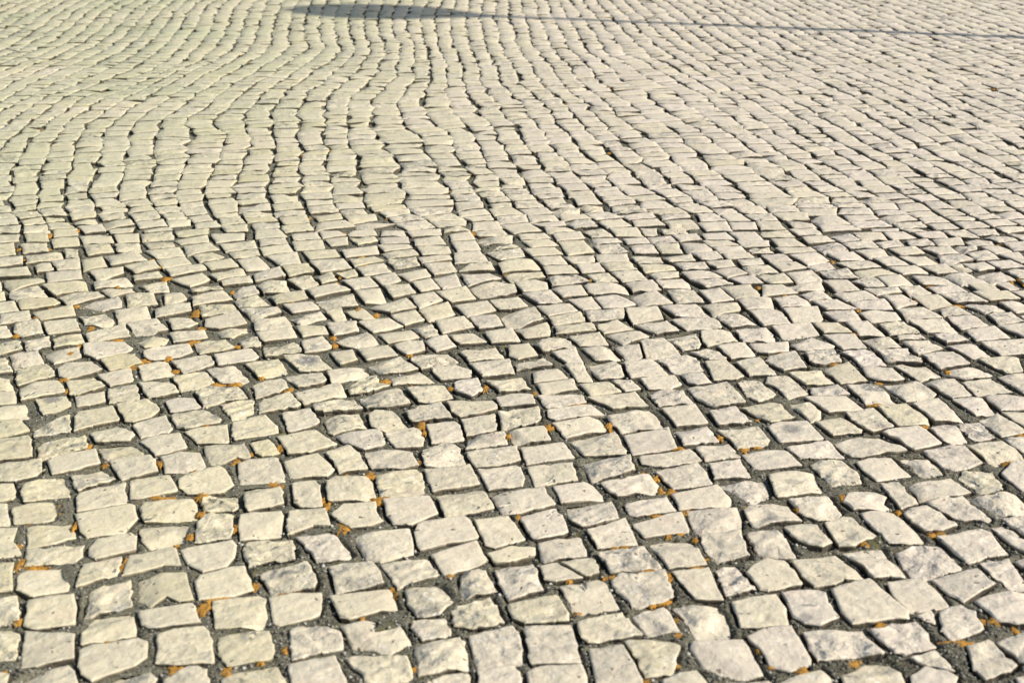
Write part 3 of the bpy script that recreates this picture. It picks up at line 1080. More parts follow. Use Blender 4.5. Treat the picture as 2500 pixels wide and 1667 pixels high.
def mortar_material():
    m, nt, b = new_mat("sandy_joint_fill")
    q = NB(nt)
    geo = q.n('ShaderNodeNewGeometry'); pos = geo.outputs['Position']
    a = q.noise(pos, 9, 5, .6)
    g = q.noise(pos, 210, 6, .8)
    big = q.noise(pos, 1.3, 4, .6)
    base = q.ramp(a, [(.3, (.055, .048, .029)), (.5, (.092, .082, .053)), (.72, (.165, .152, .105))])
    sx = q.n('ShaderNodeSeparateXYZ'); q.link(pos, sx.inputs[0])
    base = q.mix(q.rng(sx.outputs[0], .8, -1.2, 0, .45), base, (.19, .18, .115))
    base = q.mix(q.rng(g, .54, .63, 0, .85), base, (.42, .41, .34))
    base = q.mix(q.rng(g, .47, .38, 0, .9), base, (.022, .020, .013))
    base = q.mix(q.rng(big, .5, .68, 0, .5), base, (.21, .195, .145))
    moss = q.noise(pos, 14, 5, .7)
    base = q.mix(q.rng(moss, .60, .68, 0, .75), base, (.15, .135, .035))
    base = q.mix(q.rng(moss, .745, .78, 0, .8), base, (.48, .24, .03))
    q.link(base, b.inputs['Base Color'])
    b.inputs['Roughness'].default_value = .95
    b.inputs['Specular IOR Level'].default_value = .2
    bump = q.n('ShaderNodeBump'); bump.inputs['Distance'].default_value = .004
    bump.inputs['Strength'].default_value = .9
    q.link(g, bump.inputs['Height']); q.link(bump.outputs[0], b.inputs['Normal'])
    return m

def lichen_material():
    m, nt, b = new_mat("orange_lichen")
    q = NB(nt)
    geo = q.n('ShaderNodeNewGeometry'); pos = geo.outputs['Position']
    a = q.noise(pos, 95, 6, .8)
    q.link(q.ramp(a, [(.37, (.07, .06, .033)), (.43, (.26, .135, .02)), (.53, (.47, .215, .02)), (.68, (.50, .29, .05))]), b.inputs['Base Color'])
    b.inputs['Roughness'].default_value = .95
    bump = q.n('ShaderNodeBump'); bump.inputs['Distance'].default_value = .003
    q.link(q.noise(pos, 300, 4, .7), bump.inputs['Height']); q.link(bump.outputs[0], b.inputs['Normal'])
    return m

def plain(name, col, rough=.6, metal=0.0, trans=0.0):
    m, nt, b = new_mat(name)
    q = NB(nt)
    tc = q.n('ShaderNodeTexCoord')
    a = q.noise(tc.outputs['Object'], 14, 5, .6)
    q.link(q.mix(q.rng(a, .3, .7), tuple(c * .85 for c in col), tuple(min(1, c * 1.1) for c in col)), b.inputs['Base Color'])
    b.inputs['Roughness'].default_value = rough
    b.inputs['Metallic'].default_value = metal
    return m

def far_material():
    """paving beyond the built stones: joints and stone faces as one surface"""
    m, nt, b = new_mat("distant_paving")
    q = NB(nt)
    geo = q.n('ShaderNodeNewGeometry'); pos = geo.outputs['Position']
    v = q.n('ShaderNodeTexVoronoi', feature='DISTANCE_TO_EDGE'); v.inputs['Scale'].default_value = 8.6
    v.inputs['Randomness'].default_value = .55
    q.link(pos, v.inputs['Vector'])
    a = q.noise(pos, 6, 5, .6)
    base = q.ramp(a, [(.3, (.46, .41, .29)), (.7, (.53, .475, .37))])
    q.link(q.mix(q.rng(v.outputs['Distance'], .02, .05), (.10, .095, .07), base), b.inputs['Base Color'])
    b.inputs['Roughness'].default_value = .7
    return m

M_STONE = stone_material(); M_MORTAR = mortar_material(); M_LICHEN = lichen_material()
M_FAR = far_material()

# ---------------------------------------------------------------- survey -> plan
K = 3.763
def polys(tile, text):
    res = []
    for line in text.strip().splitlines():
        pts = []
        for w in line.split():
            x, y = w.split(',')
            pts.append(ground(tile[0] + float(x) / K, tile[1] + float(y) / K))
        res.append(np.array(pts))
    return res

def area(p):
    x, y = p[:, 0], p[:, 1]
    return .5 * float(np.sum(x * np.roll(y, -1) - y * np.roll(x, -1)))

def centroid(p):
    x, y = p[:, 0], p[:, 1]
    xn, yn = np.roll(x, -1), np.roll(y, -1)
    c = x * yn - y * xn
    A = c.sum() / 2
    return np.array([((x + xn) * c).sum() / (6 * A), ((y + yn) * c).sum() / (6 * A)])

traced = []
for tile, text in STONES.items():
    for p in polys(tile, text):
        if area(p) < 0: p = p[::-1]
        traced.append(p)

def hull(p):
    pts = sorted(map(tuple, p))
    def half(ps):
        h = []
        for a in ps:
            while len(h) > 1 and (h[-1][0]-h[-2][0])*(a[1]-h[-2][1]) - (h[-1][1]-h[-2][1])*(a[0]-h[-2][0]) <= 0: h.pop()
            h.append(a)
        return h
    a = half(pts); b = half(pts[::-1])
    return np.array(a[:-1] + b[:-1])

def sat(A, B):
    """largest separation over the edge normals; its axis and midpoint value"""
    best = (-1e9, None, 0)
    for P, Q, s in ((A, B, 1), (B, A, -1)):
        e = np.roll(P, -1, 0) - P
        L = np.hypot(e[:, 0], e[:, 1]); ok = L > 1e-5
        n = np.stack([e[ok, 1] / L[ok], -e[ok, 0] / L[ok]], 1)
        pm = (P @ n.T).max(0); qm = (Q @ n.T).min(0)
        sep = qm - pm
        i = int(np.argmax(sep))
        if sep[i] > best[0]:
            best = (float(sep[i]), n[i] * s, s * .5 * float(pm[i] + qm[i]))
    return best

def clip(P, n, d):
    """keep the part of P with n.p <= d"""
    s = P @ n - d
    if s.max() <= 0: return P
    r = []
    for i in range(len(P)):
        j = (i + 1) % len(P)
        if s[i] <= 0: r.append(P[i])
        if (s[i] < 0) != (s[j] < 0) and abs(s[i] - s[j]) > 1e-12:
            t = s[i] / (s[i] - s[j]); r.append(P[i] + t * (P[j] - P[i]))
    return np.array(r) if len(r) >= 3 else P[:0]

def hash_pairs(ps, skip=lambda i, j: False):
    cell = {}
    C = .16
    box = []
    for i, p in enumerate(ps):
        if len(p) < 3: box.append(None); continue
        lo = p.min(0) - .004; hi = p.max(0) + .004
        box.append((lo, hi))
        for a in range(int(lo[0] // C), int(hi[0] // C) + 1):
            for b in range(int(lo[1] // C), int(hi[1] // C) + 1):
                cell.setdefault((a, b), []).append(i)
    seen = set()
    for l in cell.values():
        for x in range(len(l)):
            for y in range(x + 1, len(l)):
                i, j = l[x], l[y]
                if (i, j) in seen: continue
                seen.add((i, j))
                if skip(i, j): continue
                bi, bj = box[i], box[j]
                if (bi[0] < bj[1]).all() and (bj[0] < bi[1]).all(): yield i, j

def resolve(ps, gap, skip=lambda i, j: False, priority=None):
    n = 0
    for i, j in list(hash_pairs(ps, skip)):
        if len(ps[i]) < 3 or len(ps[j]) < 3: continue
        s, ax, mid = sat(hull(ps[i]), hull(ps[j]))
        if s < gap:
            if s < -.012:
                n += 1; print('overlap', round(s, 3), centroid(ps[i]).round(2), centroid(ps[j]).round(2))
            fi = .5 if priority is None or priority[i] == priority[j] else (0. if priority[i] else 1.)
            # i lies on the low side of ax
            shift = gap - s
            edge_i = mid - s / 2 - shift * fi
            edge_j = edge_i + gap
            ps[i] = clip(ps[i], ax, edge_i); ps[j] = clip(ps[j], -ax, -edge_j)
    return n

def inflate(p, d):
    e1 = p - np.roll(p, 1, 0); e2 = np.roll(p, -1, 0) - p
    n1 = np.stack([e1[:, 1], -e1[:, 0]], 1); n2 = np.stack([e2[:, 1], -e2[:, 0]], 1)
    n1 /= np.linalg.norm(n1, axis=1)[:, None] + 1e-9; n2 /= np.linalg.norm(n2, axis=1)[:, None] + 1e-9
    n = n1 + n2
    n /= np.maximum(.7, (n * n).sum(1) / 2)[:, None]
    return p + n * d
traced = [inflate(p, .0034 if p[:, 1].mean() < 4 else .0044) for p in traced]
big_overlap = resolve(traced, .0050)
traced = [p for p in traced if len(p) >= 3 and area(p) > .0012]
print("traced stones", len(traced), "large overlaps", big_overlap)

# ---- direction of the courses, from joints and from the sides of the surveyed stones
lines = []
for tile, text in JOINTS.items():
    lines += polys(tile, text)
njoint = len(lines)
for p in traced:
    if p[:, 1].mean() < 4.0: continue
    h = p
    e = np.roll(h, -1, 0) - h
    for k in range(len(h)):
        L = math.hypot(*e[k])
        if L > .045 and abs(e[k][1]) > .7 * L:
            a, b_ = h[k], h[(k + 1) % len(h)]
            # widen to the joint's middle
            nrm = np.array([e[k][1], -e[k][0]]) / L
            lines.append(np.array([a, b_]) + nrm * .005)
PITCH_W = .1175
GX0, GX1, GY0, GY1, GS = -8.0, 8.0, 1.0, 15.6, .1
nx = int((GX1 - GX0) / GS) + 1; ny = int((GY1 - GY0) / GS) + 1
sp = []
for l in lines:
    for a, b_ in zip(l[:-1], l[1:]):
        d = b_ - a
        L = math.hypot(*d)
        if L < 1e-4: continue
        m = max(1, int(L / .08))
        for k in range(m):
            c = a + d * (k + .5) / m
            th = math.atan2(d[1], d[0])
            sp.append((c[0], c[1], math.cos(2 * th) * L / m, math.sin(2 * th) * L / m, L / m))
# lower (nearest) stones: also use their sides for direction
for p in traced:
    if p[:, 1].mean() >= 4.0: continue
    e = np.roll(p, -1, 0) - p
    for k in range(len(p)):
        L = math.hypot(*e[k])
        if L > .05 and abs(e[k][1]) > .75 * L:
            c = p[k] + e[k] / 2; th = math.atan2(e[k][1], e[k][0])
            sp.append((c[0], c[1], math.cos(2 * th) * L, math.sin(2 * th) * L, L))
sp = np.array(sp)
gx = GX0 + GS * np.arange(nx); gy = GY0 + GS * np.arange(ny)
CX, CY = np.meshgrid(gx, gy)
vx = np.zeros_like(CX); vy = np.zeros_like(CX)
for sig, wt in ((.22, 1.0), (.6, .12), (1.8, .004)):
    for r0 in range(0, ny, 10):
        dx = CX[r0:r0+10, :, None] - sp[:, 0]; dy = CY[r0:r0+10, :, None] - sp[:, 1]
        w = np.exp(-(dx * dx + dy * dy) / (2 * sig * sig)) * wt
        vx[r0:r0+10] += (w * sp[:, 2]).sum(-1); vy[r0:r0+10] += (w * sp[:, 3]).sum(-1)
TH = .5 * np.arctan2(vy, vx)
TH = np.where(TH < 0, TH + math.pi, TH)           # pointing away from the viewer
TX, TY = np.cos(TH), np.sin(TH)
NXg, NYg = TY, -TX                                # to the right of the course

def bil(x, y):
    fx = (np.asarray(x) - GX0) / GS; fy = (np.asarray(y) - GY0) / GS
    ix = np.clip(np.floor(fx).astype(int), 0, nx - 2); iy = np.clip(np.floor(fy).astype(int), 0, ny - 2)
    u = np.clip(fx - ix, 0, 1); v = np.clip(fy - iy, 0, 1)
    idx = np.stack([iy * nx + ix, iy * nx + ix + 1, (iy + 1) * nx + ix, (iy + 1) * nx + ix + 1], -1)
    w = np.stack([(1-u)*(1-v), u*(1-v), (1-u)*v, u*v], -1)
    return idx, w

# points along each line, for "phi is the same along this joint"
lp = []
for li, l in enumerate(lines):
    pts = []
    for a, b_ in zip(l[:-1], l[1:]):
        m = max(1, int(math.hypot(*(b_ - a)) / .06))
        for k in range(m): pts.append(a + (b_ - a) * k / m)
    pts.append(l[-1])
    lp.append(np.array(pts))
LP = np.concatenate(lp); LID = np.concatenate([[i] * len(p) for i, p in enumerate(lp)])
LI, LW = bil(LP[:, 0], LP[:, 1])
LC = np.bincount(LID, minlength=len(lines)).astype(float)

gxr = .5 * (NXg[:, 1:] + NXg[:, :-1]) / PITCH_W * GS
gyr = .5 * (NYg[1:] + NYg[:-1]) / PITCH_W * GS

def solve(phi, target, wline, wint, iters):
    """least squares by conjugate gradients; target = whole number per line or nan"""
    has = ~np.isnan(target)
    def AtA(p, rhs=False):
        P = p.reshape(ny, nx)
        dx = P[:, 1:] - P[:, :-1]; dy = P[1:] - P[:-1]
        if rhs: dx = gxr; dy = gyr
        o = np.zeros((ny, nx))
        o[:, 1:] += dx; o[:, :-1] -= dx; o[1:] += dy; o[:-1] -= dy
        o = o.ravel()
        if not rhs:
            # smoothness
            Q = P
            lap = np.zeros((ny, nx))
            lap[1:-1, 1:-1] = 4 * Q[1:-1, 1:-1] - Q[:-2, 1:-1] - Q[2:, 1:-1] - Q[1:-1, :-2] - Q[1:-1, 2:]
            l2 = np.zeros((ny, nx)); L_ = lap * .25
            l2[1:-1, 1:-1] += 4 * L_[1:-1, 1:-1]; l2[:-2, 1:-1] -= L_[1:-1, 1:-1]; l2[2:, 1:-1] -= L_[1:-1, 1:-1]
            l2[1:-1, :-2] -= L_[1:-1, 1:-1]; l2[1:-1, 2:] -= L_[1:-1, 1:-1]
            o = o + l2.ravel()
        if rhs:
            r = np.where(has[LID], np.nan_to_num(target)[LID], 0) * wint
        else:
            val = (p[LI] * LW).sum(1)
            mean = np.bincount(LID, val, minlength=len(lines)) / LC
            r = (val - mean[LID]) * wline + np.where(has[LID], val, 0) * wint
        o = o + np.bincount(LI.ravel(), (LW * r[:, None]).ravel(), minlength=nx * ny)
        if not rhs: o = o + p * 1e-7
        return o
    bvec = AtA(phi, True)
    x = phi.copy(); r = bvec - AtA(x); p = r.copy(); rs = r @ r
    for _ in range(iters):
        Ap = AtA(p); al = rs / (p @ Ap)
        x += al * p; r -= al * Ap
        rn = r @ r
        if rn < 1e-9: break
        p = r + (rn / rs) * p; rs = rn
    return x

phi = (CX / PITCH_W).ravel().copy()
nan = np.full(len(lines), np.nan)
phi = solve(phi, nan, 1.5, 0, 700)
for tol in (.18, .3, .5):
    val = (phi[LI] * LW).sum(1)
    mean = np.bincount(LID, val, minlength=len(lines)) / LC
    if tol == .18:
        w = LC
        off = math.atan2((np.sin(2 * math.pi * mean) * w).sum(), (np.cos(2 * math.pi * mean) * w).sum()) / (2 * math.pi)
        phi -= off; mean -= off
    t = np.where(np.abs(mean - np.round(mean)) < tol, np.round(mean), np.nan)
    phi = solve(phi, t, 1.5, 1.5, 350)
PHI = phi.reshape(ny, nx)
DPX = np.gradient(PHI, GS, axis=1); DPY = np.gradient(PHI, GS, axis=0)
_PH = PHI.tolist(); _DX = DPX.tolist(); _DY = DPY.tolist()
def F(x, y):
    fx = (x - GX0) / GS; fy = (y - GY0) / GS
    i = min(max(int(fx), 0), nx - 2); j = min(max(int(fy), 0), ny - 2)
    u = min(max(fx - i, 0.), 1.); v = min(max(fy - j, 0.), 1.)
    w0 = (1 - u) * (1 - v); w1 = u * (1 - v); w2 = (1 - u) * v; w3 = u * v
    r = []
    for A in (_PH, _DX, _DY):
        p, q_ = A[j], A[j + 1]
        r.append(p[i] * w0 + p[i + 1] * w1 + q_[i] * w2 + q_[i + 1] * w3)
    return r
def FN(P):
    i, w = bil(P[:, 0], P[:, 1])
    return (phi[i] * w).sum(-1), (DPX.ravel()[i] * w).sum(-1), (DPY.ravel()[i] * w).sum(-1)

# ---- coverage raster of the surveyed stones (2 cm), to know where to lay courses
RS = .01
rx0, ry0 = -4.0, 1.6
rnx, rny = 800, 560
cover = np.zeros((rny, rnx), bool)
for p in traced:
    lo = p.min(0); hi = p.max(0)
    a0 = max(0, int((lo[0] - rx0) / RS)); a1 = min(rnx, int((hi[0] - rx0) / RS) + 2)
    b0 = max(0, int((lo[1] - ry0) / RS)); b1 = min(rny, int((hi[1] - ry0) / RS) + 2)
    if a1 <= a0 or b1 <= b0: continue
    X, Y = np.meshgrid(rx0 + RS * np.arange(a0, a1), ry0 + RS * np.arange(b0, b1))
    ins = np.zeros(X.shape, bool)
    for k in range(len(p)):
        (x1, y1), (x2, y2) = p[k], p[(k + 1) % len(p)]
        c = ((y1 > Y) != (y2 > Y)) & (X < (x2 - x1) * (Y - y1) / (y2 - y1 + 1e-12) + x1)
        ins ^= c
    cover[b0:b1, a0:a1] |= ins
closed = cover.copy()
for _ in range(2):      # close the joints
    closed[1:] |= closed[:-1].copy(); closed[:-1] |= closed[1:].copy()
    closed[:, 1:] |= closed[:, :-1].copy(); closed[:, :-1] |= closed[:, 1:].copy()
for _ in range(2):
    a = closed.copy()
    a[1:] &= closed[:-1]; a[:-1] &= closed[1:]; a[:, 1:] &= closed[:, :-1]; a[:, :-1] &= closed[:, 1:]
    closed = a
def covered(x, y, ras=None):
    ras = closed if ras is None else ras
    i = int((x - rx0) / RS); j = int((y - ry0) / RS)
    return 0 <= i < rnx and 0 <= j < rny and bool(ras[j, i])

rnd = random.Random(11)
def in_scope(x, y):
    return 1.85 < y < 13.6 and abs(x) < .40 * y + .6

auto = []
kmin = int(PHI.min()) - 1; kmax = int(PHI.max()) + 1
def project(x, y, k):
    """slide across the course to the joint phi = k"""
    for _ in range(5):
        f, a, b_ = F(x, y)
        g2 = a * a + b_ * b_ + 1e-9
        s = (k - f) / g2
        x += a * s; y += b_ * s
    return x, y
def wander(k, y):
    return .10 * math.sin(y * 19 + k * 12.4) * math.sin(y * 8.1 + k * 5.1) + .10 * math.sin(y * 49 + k * 1.7) * math.sin(y * 13 + k * 3.3)
for k in range(kmin, kmax + 1):
    # start on the near side: find phi = k + .5 along the row y = 1.6
    j = int(round((1.5 - GY0) / GS))
    row = PHI[j]
    starts = []
    idx = np.where((row[:-1] - (k + .5)) * (row[1:] - (k + .5)) <= 0)[0]
    if len(idx): starts.append((GX0 + GS * (idx[0] + .5), 1.5))
    else:
        # courses that enter from the side
        for i in (0, nx - 1):
            c = PHI[:, i]
            q = np.where((c[:-1] - (k + .5)) * (c[1:] - (k + .5)) <= 0)[0]
            if len(q): starts.append((GX0 + GS * i, GY0 + GS * (q[0] + .5)))
    if not starts: continue
    x, y = project(*starts[0], k + .5)
    rk = random.Random(k * 77 + 5)
    prev = None; blocked = True; skewp = 0
    guard = 0
    while GX0 + .1 < x < GX1 - .1 and y < 13.7 and guard < 4000:
        guard += 1
        f, a, b_ = F(x, y)
        g = math.hypot(a, b_)
        t = (-b_ / g, a / g)
        if t[1] < 0: t = (-t[0], -t[1])
        w = 1.0 / g
        if not in_scope(x, y):
            x, y = project(x + t[0] * .1, y + t[1] * .1, k + .5); prev = None; continue
        # is the start of a stone free?
        nxv = (a / g, b_ / g)
        if any(covered(x + nxv[0] * w * s + t[0] * .012, y + nxv[1] * w * s + t[1] * .012) for s in (-.3, 0, .3)):
            x, y = project(x + t[0] * .008, y + t[1] * .008, k + .5); prev = None; continue
        L = min(.15, max(.072, rk.gauss(.104, .017)))
        if rk.random() < .07: L *= .72
        # shorten or drop if it would run into surveyed stones
        free = L
        for q in range(1, 13):
            d = L * q / 12
            if any(covered(x + nxv[0] * w * s + t[0] * d, y + nxv[1] * w * s + t[1] * d) for s in (-.3, 0, .3)):
                free = d - .001; break
        if free < .04:
            x, y = project(x + t[0] * .02, y + t[1] * .02, k + .5); prev = None; continue
        L = free
        sk = rk.gauss(0, .035)
        def joint(px_, py_, s):
            f2, a2, b2 = F(px_, py_); g2 = math.hypot(a2, b2)
            n2 = (a2 / g2, b2 / g2); t2 = (-n2[1], n2[0])
            if t2[1] < 0: t2 = (-t2[0], -t2[1])
            h = .5 / g2
            l = project(px_ - n2[0] * h - t2[0] * h * s, py_ - n2[1] * h - t2[1] * h * s, k + wander(k, py_))
            r = project(px_ + n2[0] * h + t2[0] * h * s, py_ + n2[1] * h + t2[1] * h * s, k + 1 + wander(k + 1, py_))
            return l, r
        if prev is None: prev = joint(x, y, sk)
        x2, y2 = project(x + t[0] * L, y + t[1] * L, k + .5)
        nxt = joint(x2, y2, sk)
        quad = np.array([prev[0], prev[1], nxt[1], nxt[0]])
        # inset the four sides by half a joint
        wj = max(.0008, rk.gauss(.0030 if y < 6 else .0020, .0016)); wl = max(.0030, rk.gauss(.0046 if y < 7.5 else .0038, .0008))
        cc = quad.mean(0)
        ux = np.array(nxv); ut = np.array(t)
        q2 = quad.copy()
        q2[[0, 3]] += ux * wj * rk.uniform(.6, 1.5); q2[[1, 2]] -= ux * wj * rk.uniform(.6, 1.5)
        q2[[0, 1]] += ut * wl; q2[[2, 3]] -= ut * wl
        if rk.random() < .28:      # undersized stone, wider joint
            if rk.random() < .5: q2[[1, 2]] -= ux * rk.uniform(.004, .016)
            else: q2[[0, 3]] += ux * rk.uniform(.004, .016)
        if rk.random() < .08:
            an = rk.gauss(0, .07); c0 = q2.mean(0); ca = math.cos(an); sa2 = math.sin(an)
            q2 = (q2 - c0) @ np.array([[ca, sa2], [-sa2, ca]]) * rk.uniform(.9, .98) + c0
        q2 = q2 + np.array([[rk.gauss(0, .0030), rk.gauss(0, .0014)] for _ in range(4)])
        if area(q2) > .0018 and w > .05:
            # a knocked-off corner now and then
            if rk.random() < .35:
                c = rk.randrange(4); a1 = q2[c]; p0 = q2[c - 1]; p2 = q2[(c + 1) % 4]
                u1 = rk.uniform(.08, .28); u2 = rk.uniform(.08, .28)
                q2 = np.insert(np.delete(q2, c, 0), c, [a1 + (p0 - a1) * u1, a1 + (p2 - a1) * u2], 0)
            auto.append(q2)
        prev = nxt; x, y = x2, y2
allp = traced + auto
nt_ = len(traced)
pr = [True] * nt_ + [False] * len(auto)
resolve(allp, .0050, skip=lambda i, j: i >= nt_ and j >= nt_, priority=pr)
keep = [i for i, p in enumerate(allp) if len(p) >= 3 and area(p) > (.0012 if i < nt_ else .0014)]
plan = [allp[i] for i in keep]
is_traced = [i < nt_ for i in keep]
print("stones in all", len(plan))

# ---------------------------------------------------------------- stone meshes
def resample(p, n, cut):
    """round the corners a little and take n points along the outline"""
    q = []
    if n < 3 * len(p) + 2: cut = 0
    for i in range(len(p)):
        a, b_, c = p[i - 1], p[i], p[(i + 1) % len(p)]
        la = math.hypot(*(a - b_)); lc = math.hypot(*(c - b_))
        k1 = min(.35, cut / max(la, 1e-6)); k2 = min(.35, cut / max(lc, 1e-6))
        if cut == 0: q.append(b_); continue
        q += [b_ + (a - b_) * k1, b_ + ((a + c) / 2 - b_) * min(k1, k2) * .22, b_ + (c - b_) * k2]
    q = np.array(q)
    m = len(q)
    if m >= n:
        e = np.roll(q, -1, 0) - q
        L = np.hypot(e[:, 0], e[:, 1]); s = np.concatenate([[0], np.cumsum(L)])
        u = np.linspace(0, s[-1], n, endpoint=False); qq = np.vstack([q, q[:1]])
        return np.stack([np.interp(u, s, qq[:, 0]), np.interp(u, s, qq[:, 1])], 1)
    e = np.roll(q, -1, 0) - q
    L = np.hypot(e[:, 0], e[:, 1])
    cnt = np.zeros(m, int)
    for _ in range(n - m): cnt[np.argmax(L / (cnt + 1))] += 1
    r = []
    for i in range(m):
        for k in range(cnt[i] + 1): r.append(q[i] + e[i] * k / (cnt[i] + 1))
    return np.array(r)

def stone_geo(p, rs, n, rings, rough, calm=1.0):
    P = resample(p, n, (.0030 + .006 * rs.random() ** 2))
    c = P.mean(0)
    d = P - c; R = np.hypot(d[:, 0], d[:, 1])
    ang = np.arctan2(d[:, 1], d[:, 0])
    wob = np.zeros(n)
    for m, am in ((3, .0005), (5, .0006), (8, .0007), (13, .0007), (17, .0005)):
        if m * 2 < n: wob += am * math.sqrt(2) * np.sin(m * ang + rs.random() * 6.28) * (0.5 + rough)
    wob += rs.normal(0, .0010 * (.5 + rough), n) if n > 20 else 0
    wob = wob - .8 * wob.max()
    d = d * (1 + wob / R)[:, None]
    R = np.hypot(d[:, 0], d[:, 1])
    rm = R.mean()
    tilt = rs.normal(0, .026 * calm, 2)
    z0 = rs.normal(0, .0013 * calm)
    dome = rs.uniform(.0, .0014)
    nf = rs.poisson((.8 + 1.2 * rough) * calm)
    fac = []
    for _ in range(nf):
        a = rs.uniform(0, 6.283)
        fac.append((math.cos(a), math.sin(a), rm * rs.uniform(.1, .85), rs.uniform(.08, .40)))
    dents = []
    for _ in range(rs.poisson((.5 + 2.4 * rough) * min(1, calm + .2))):
        a = rs.uniform(0, 6.283); rr_ = rm * rs.uniform(.35, 1.05)
        dents.append((rr_ * math.cos(a), rr_ * math.sin(a), rs.uniform(.012, .032), rs.uniform(.0016, .0052)))
    ph = rs.uniform(0, 6.28, 8); fr = rs.uniform(60, 170, (4, 2)) * rs.choice([-1, 1], (4, 2))
    def top(q):
        z = z0 + q @ tilt - dome * (q ** 2).sum(1) / rm ** 2
        for fx, fy, t, s in fac:
            z = z - np.maximum(0, q[:, 0] * fx + q[:, 1] * fy - t) * s
        for dx_, dy_, r_, h_ in dents:
            z = z - h_ * np.maximum(0, 1 - ((q[:, 0] - dx_) ** 2 + (q[:, 1] - dy_) ** 2) / r_ ** 2)
        for i in range(4):
            z = z + .0007 * (.4 + rough) * np.sin(q @ fr[i] + ph[i])
        return np.maximum(z, -.012)
    V = []
    be = rs.uniform(.0008, .0022)
    V.append(np.column_stack([d * (1 - .011 / R)[:, None] + c, np.full(n, -.042)]))
    zt = top(d)
    V.append(np.column_stack([d * (1 - .0016 / R)[:, None] + c, zt - .0055 - .003 * rs.random(n)]))
    drop = be * (.6 + .8 * rs.random(n)) if n > 20 else np.full(n, be)
    V.append(np.column_stack([d + c, zt - drop]))
    for s in rings:
        q = d * (1 - be * 1.3 / R)[:, None] if s is None else d * s
        V.append(np.column_stack([q + c, top(q)]))
    V.append(np.array([[c[0], c[1], top(np.zeros((1, 2)))[0]]]))
    V = np.concatenate(V)
    nr = len(rings) + 3
    i = np.arange(n); j = (i + 1) % n
    Fq = []
    for r in range(nr - 1):
        Fq.append(np.stack([r * n + i, r * n + j, (r + 1) * n + j, (r + 1) * n + i], 1))
    Fq = np.concatenate(Fq)
    Ft = np.stack([(nr - 1) * n + i, (nr - 1) * n + j, np.full(n, nr * n)], 1)
    sm = np.ones(len(Fq), bool); sm[:3 * n] = False
    return V, Fq, Ft, c, sm

def make_mesh(name, V, Fq, Ft, tone, mat, smooth=None):
    me = bpy.data.meshes.new(name)
    nv, nq, ntr = len(V), len(Fq), len(Ft)
    me.vertices.add(nv); me.vertices.foreach_set('co', V.astype(np.float32).ravel())
    loops = np.concatenate([Fq.ravel(), Ft.ravel()]).astype(np.int32)
    me.loops.add(len(loops)); me.loops.foreach_set('vertex_index', loops)
    st = np.concatenate([np.arange(nq) * 4, nq * 4 + np.arange(ntr) * 3]).astype(np.int32)
    me.polygons.add(nq + ntr); me.polygons.foreach_set('loop_start', st)
    me.polygons.foreach_set('use_smooth', np.ones(nq + ntr, bool) if smooth is None else smooth)
    me.update(calc_edges=True)
    if tone is not None:
        at = me.attributes.new('tone', 'FLOAT_COLOR', 'POINT')
        at.data.foreach_set('color', tone.astype(np.float32).ravel())
    me.materials.append(mat)
    return me

def link(name, me, parent=None, kind=None):
    o = bpy.data.objects.new(name, me); COL.objects.link(o)
    if parent is not None: o.parent = parent
    if kind: o['kind'] = kind
    return o

# ---- the joint fill: one undulating sheet under and between the stones
_T = {}
def vnoise(x, y, cell, seed):
    if seed not in _T: _T[seed] = np.random.RandomState(seed).rand(256, 256)
    T = _T[seed]
    fx = x / cell; fy = y / cell
    ix = np.floor(fx).astype(int); iy = np.floor(fy).astype(int)
    u = fx - ix; v = fy - iy; u = u * u * (3 - 2 * u); v = v * v * (3 - 2 * v)
    g = lambda a, b_: T[a % 256, b_ % 256]
    return (g(ix, iy) * (1-u) * (1-v) + g(ix+1, iy) * u * (1-v) + g(ix, iy+1) * (1-u) * v + g(ix+1, iy+1) * u * v) * 2 - 1
def rasterise(ps, x0, y0, nxx, nyy, cell):
    ras = np.zeros((nyy, nxx), bool)
    for p in ps:
        lo = p.min(0); hi = p.max(0)
        a0 = max(0, int((lo[0] - x0) / cell)); a1 = min(nxx, int((hi[0] - x0) / cell) + 2)
        b0 = max(0, int((lo[1] - y0) / cell)); b1 = min(nyy, int((hi[1] - y0) / cell) + 2)
        if a1 <= a0 or b1 <= b0: continue
        X, Y = np.meshgrid(x0 + cell * np.arange(a0, a1), y0 + cell * np.arange(b0, b1))
        ins = np.zeros(X.shape, bool)
        for k in range(len(p)):
            (x1, y1), (x2, y2) = p[k], p[(k + 1) % len(p)]
            ins ^= ((y1 > Y) != (y2 > Y)) & (X < (x2 - x1) * (Y - y1) / (y2 - y1 + 1e-12) + x1)
        ras[b0:b1, a0:a1] |= ins
    return ras
FS = .004
fx0, fy0, fnx, fny = -2.6, 2.05, 1300, 1000
stone_r = rasterise(plan, fx0, fy0, fnx, fny, FS)
dist = np.where(stone_r, 0, 4.0)
for _ in range(4):
    for sl, d in (((slice(1, None), slice(None)), 1), ((slice(None, -1), slice(None)), 1), ((slice(None), slice(1, None)), 1), ((slice(None), slice(None, -1)), 1)):
        opp = tuple(slice(None, -1) if q_ == slice(1, None) else slice(1, None) if q_ == slice(None, -1) else q_ for q_ in sl)
        dist[sl] = np.minimum(dist[sl], dist[opp] + d)
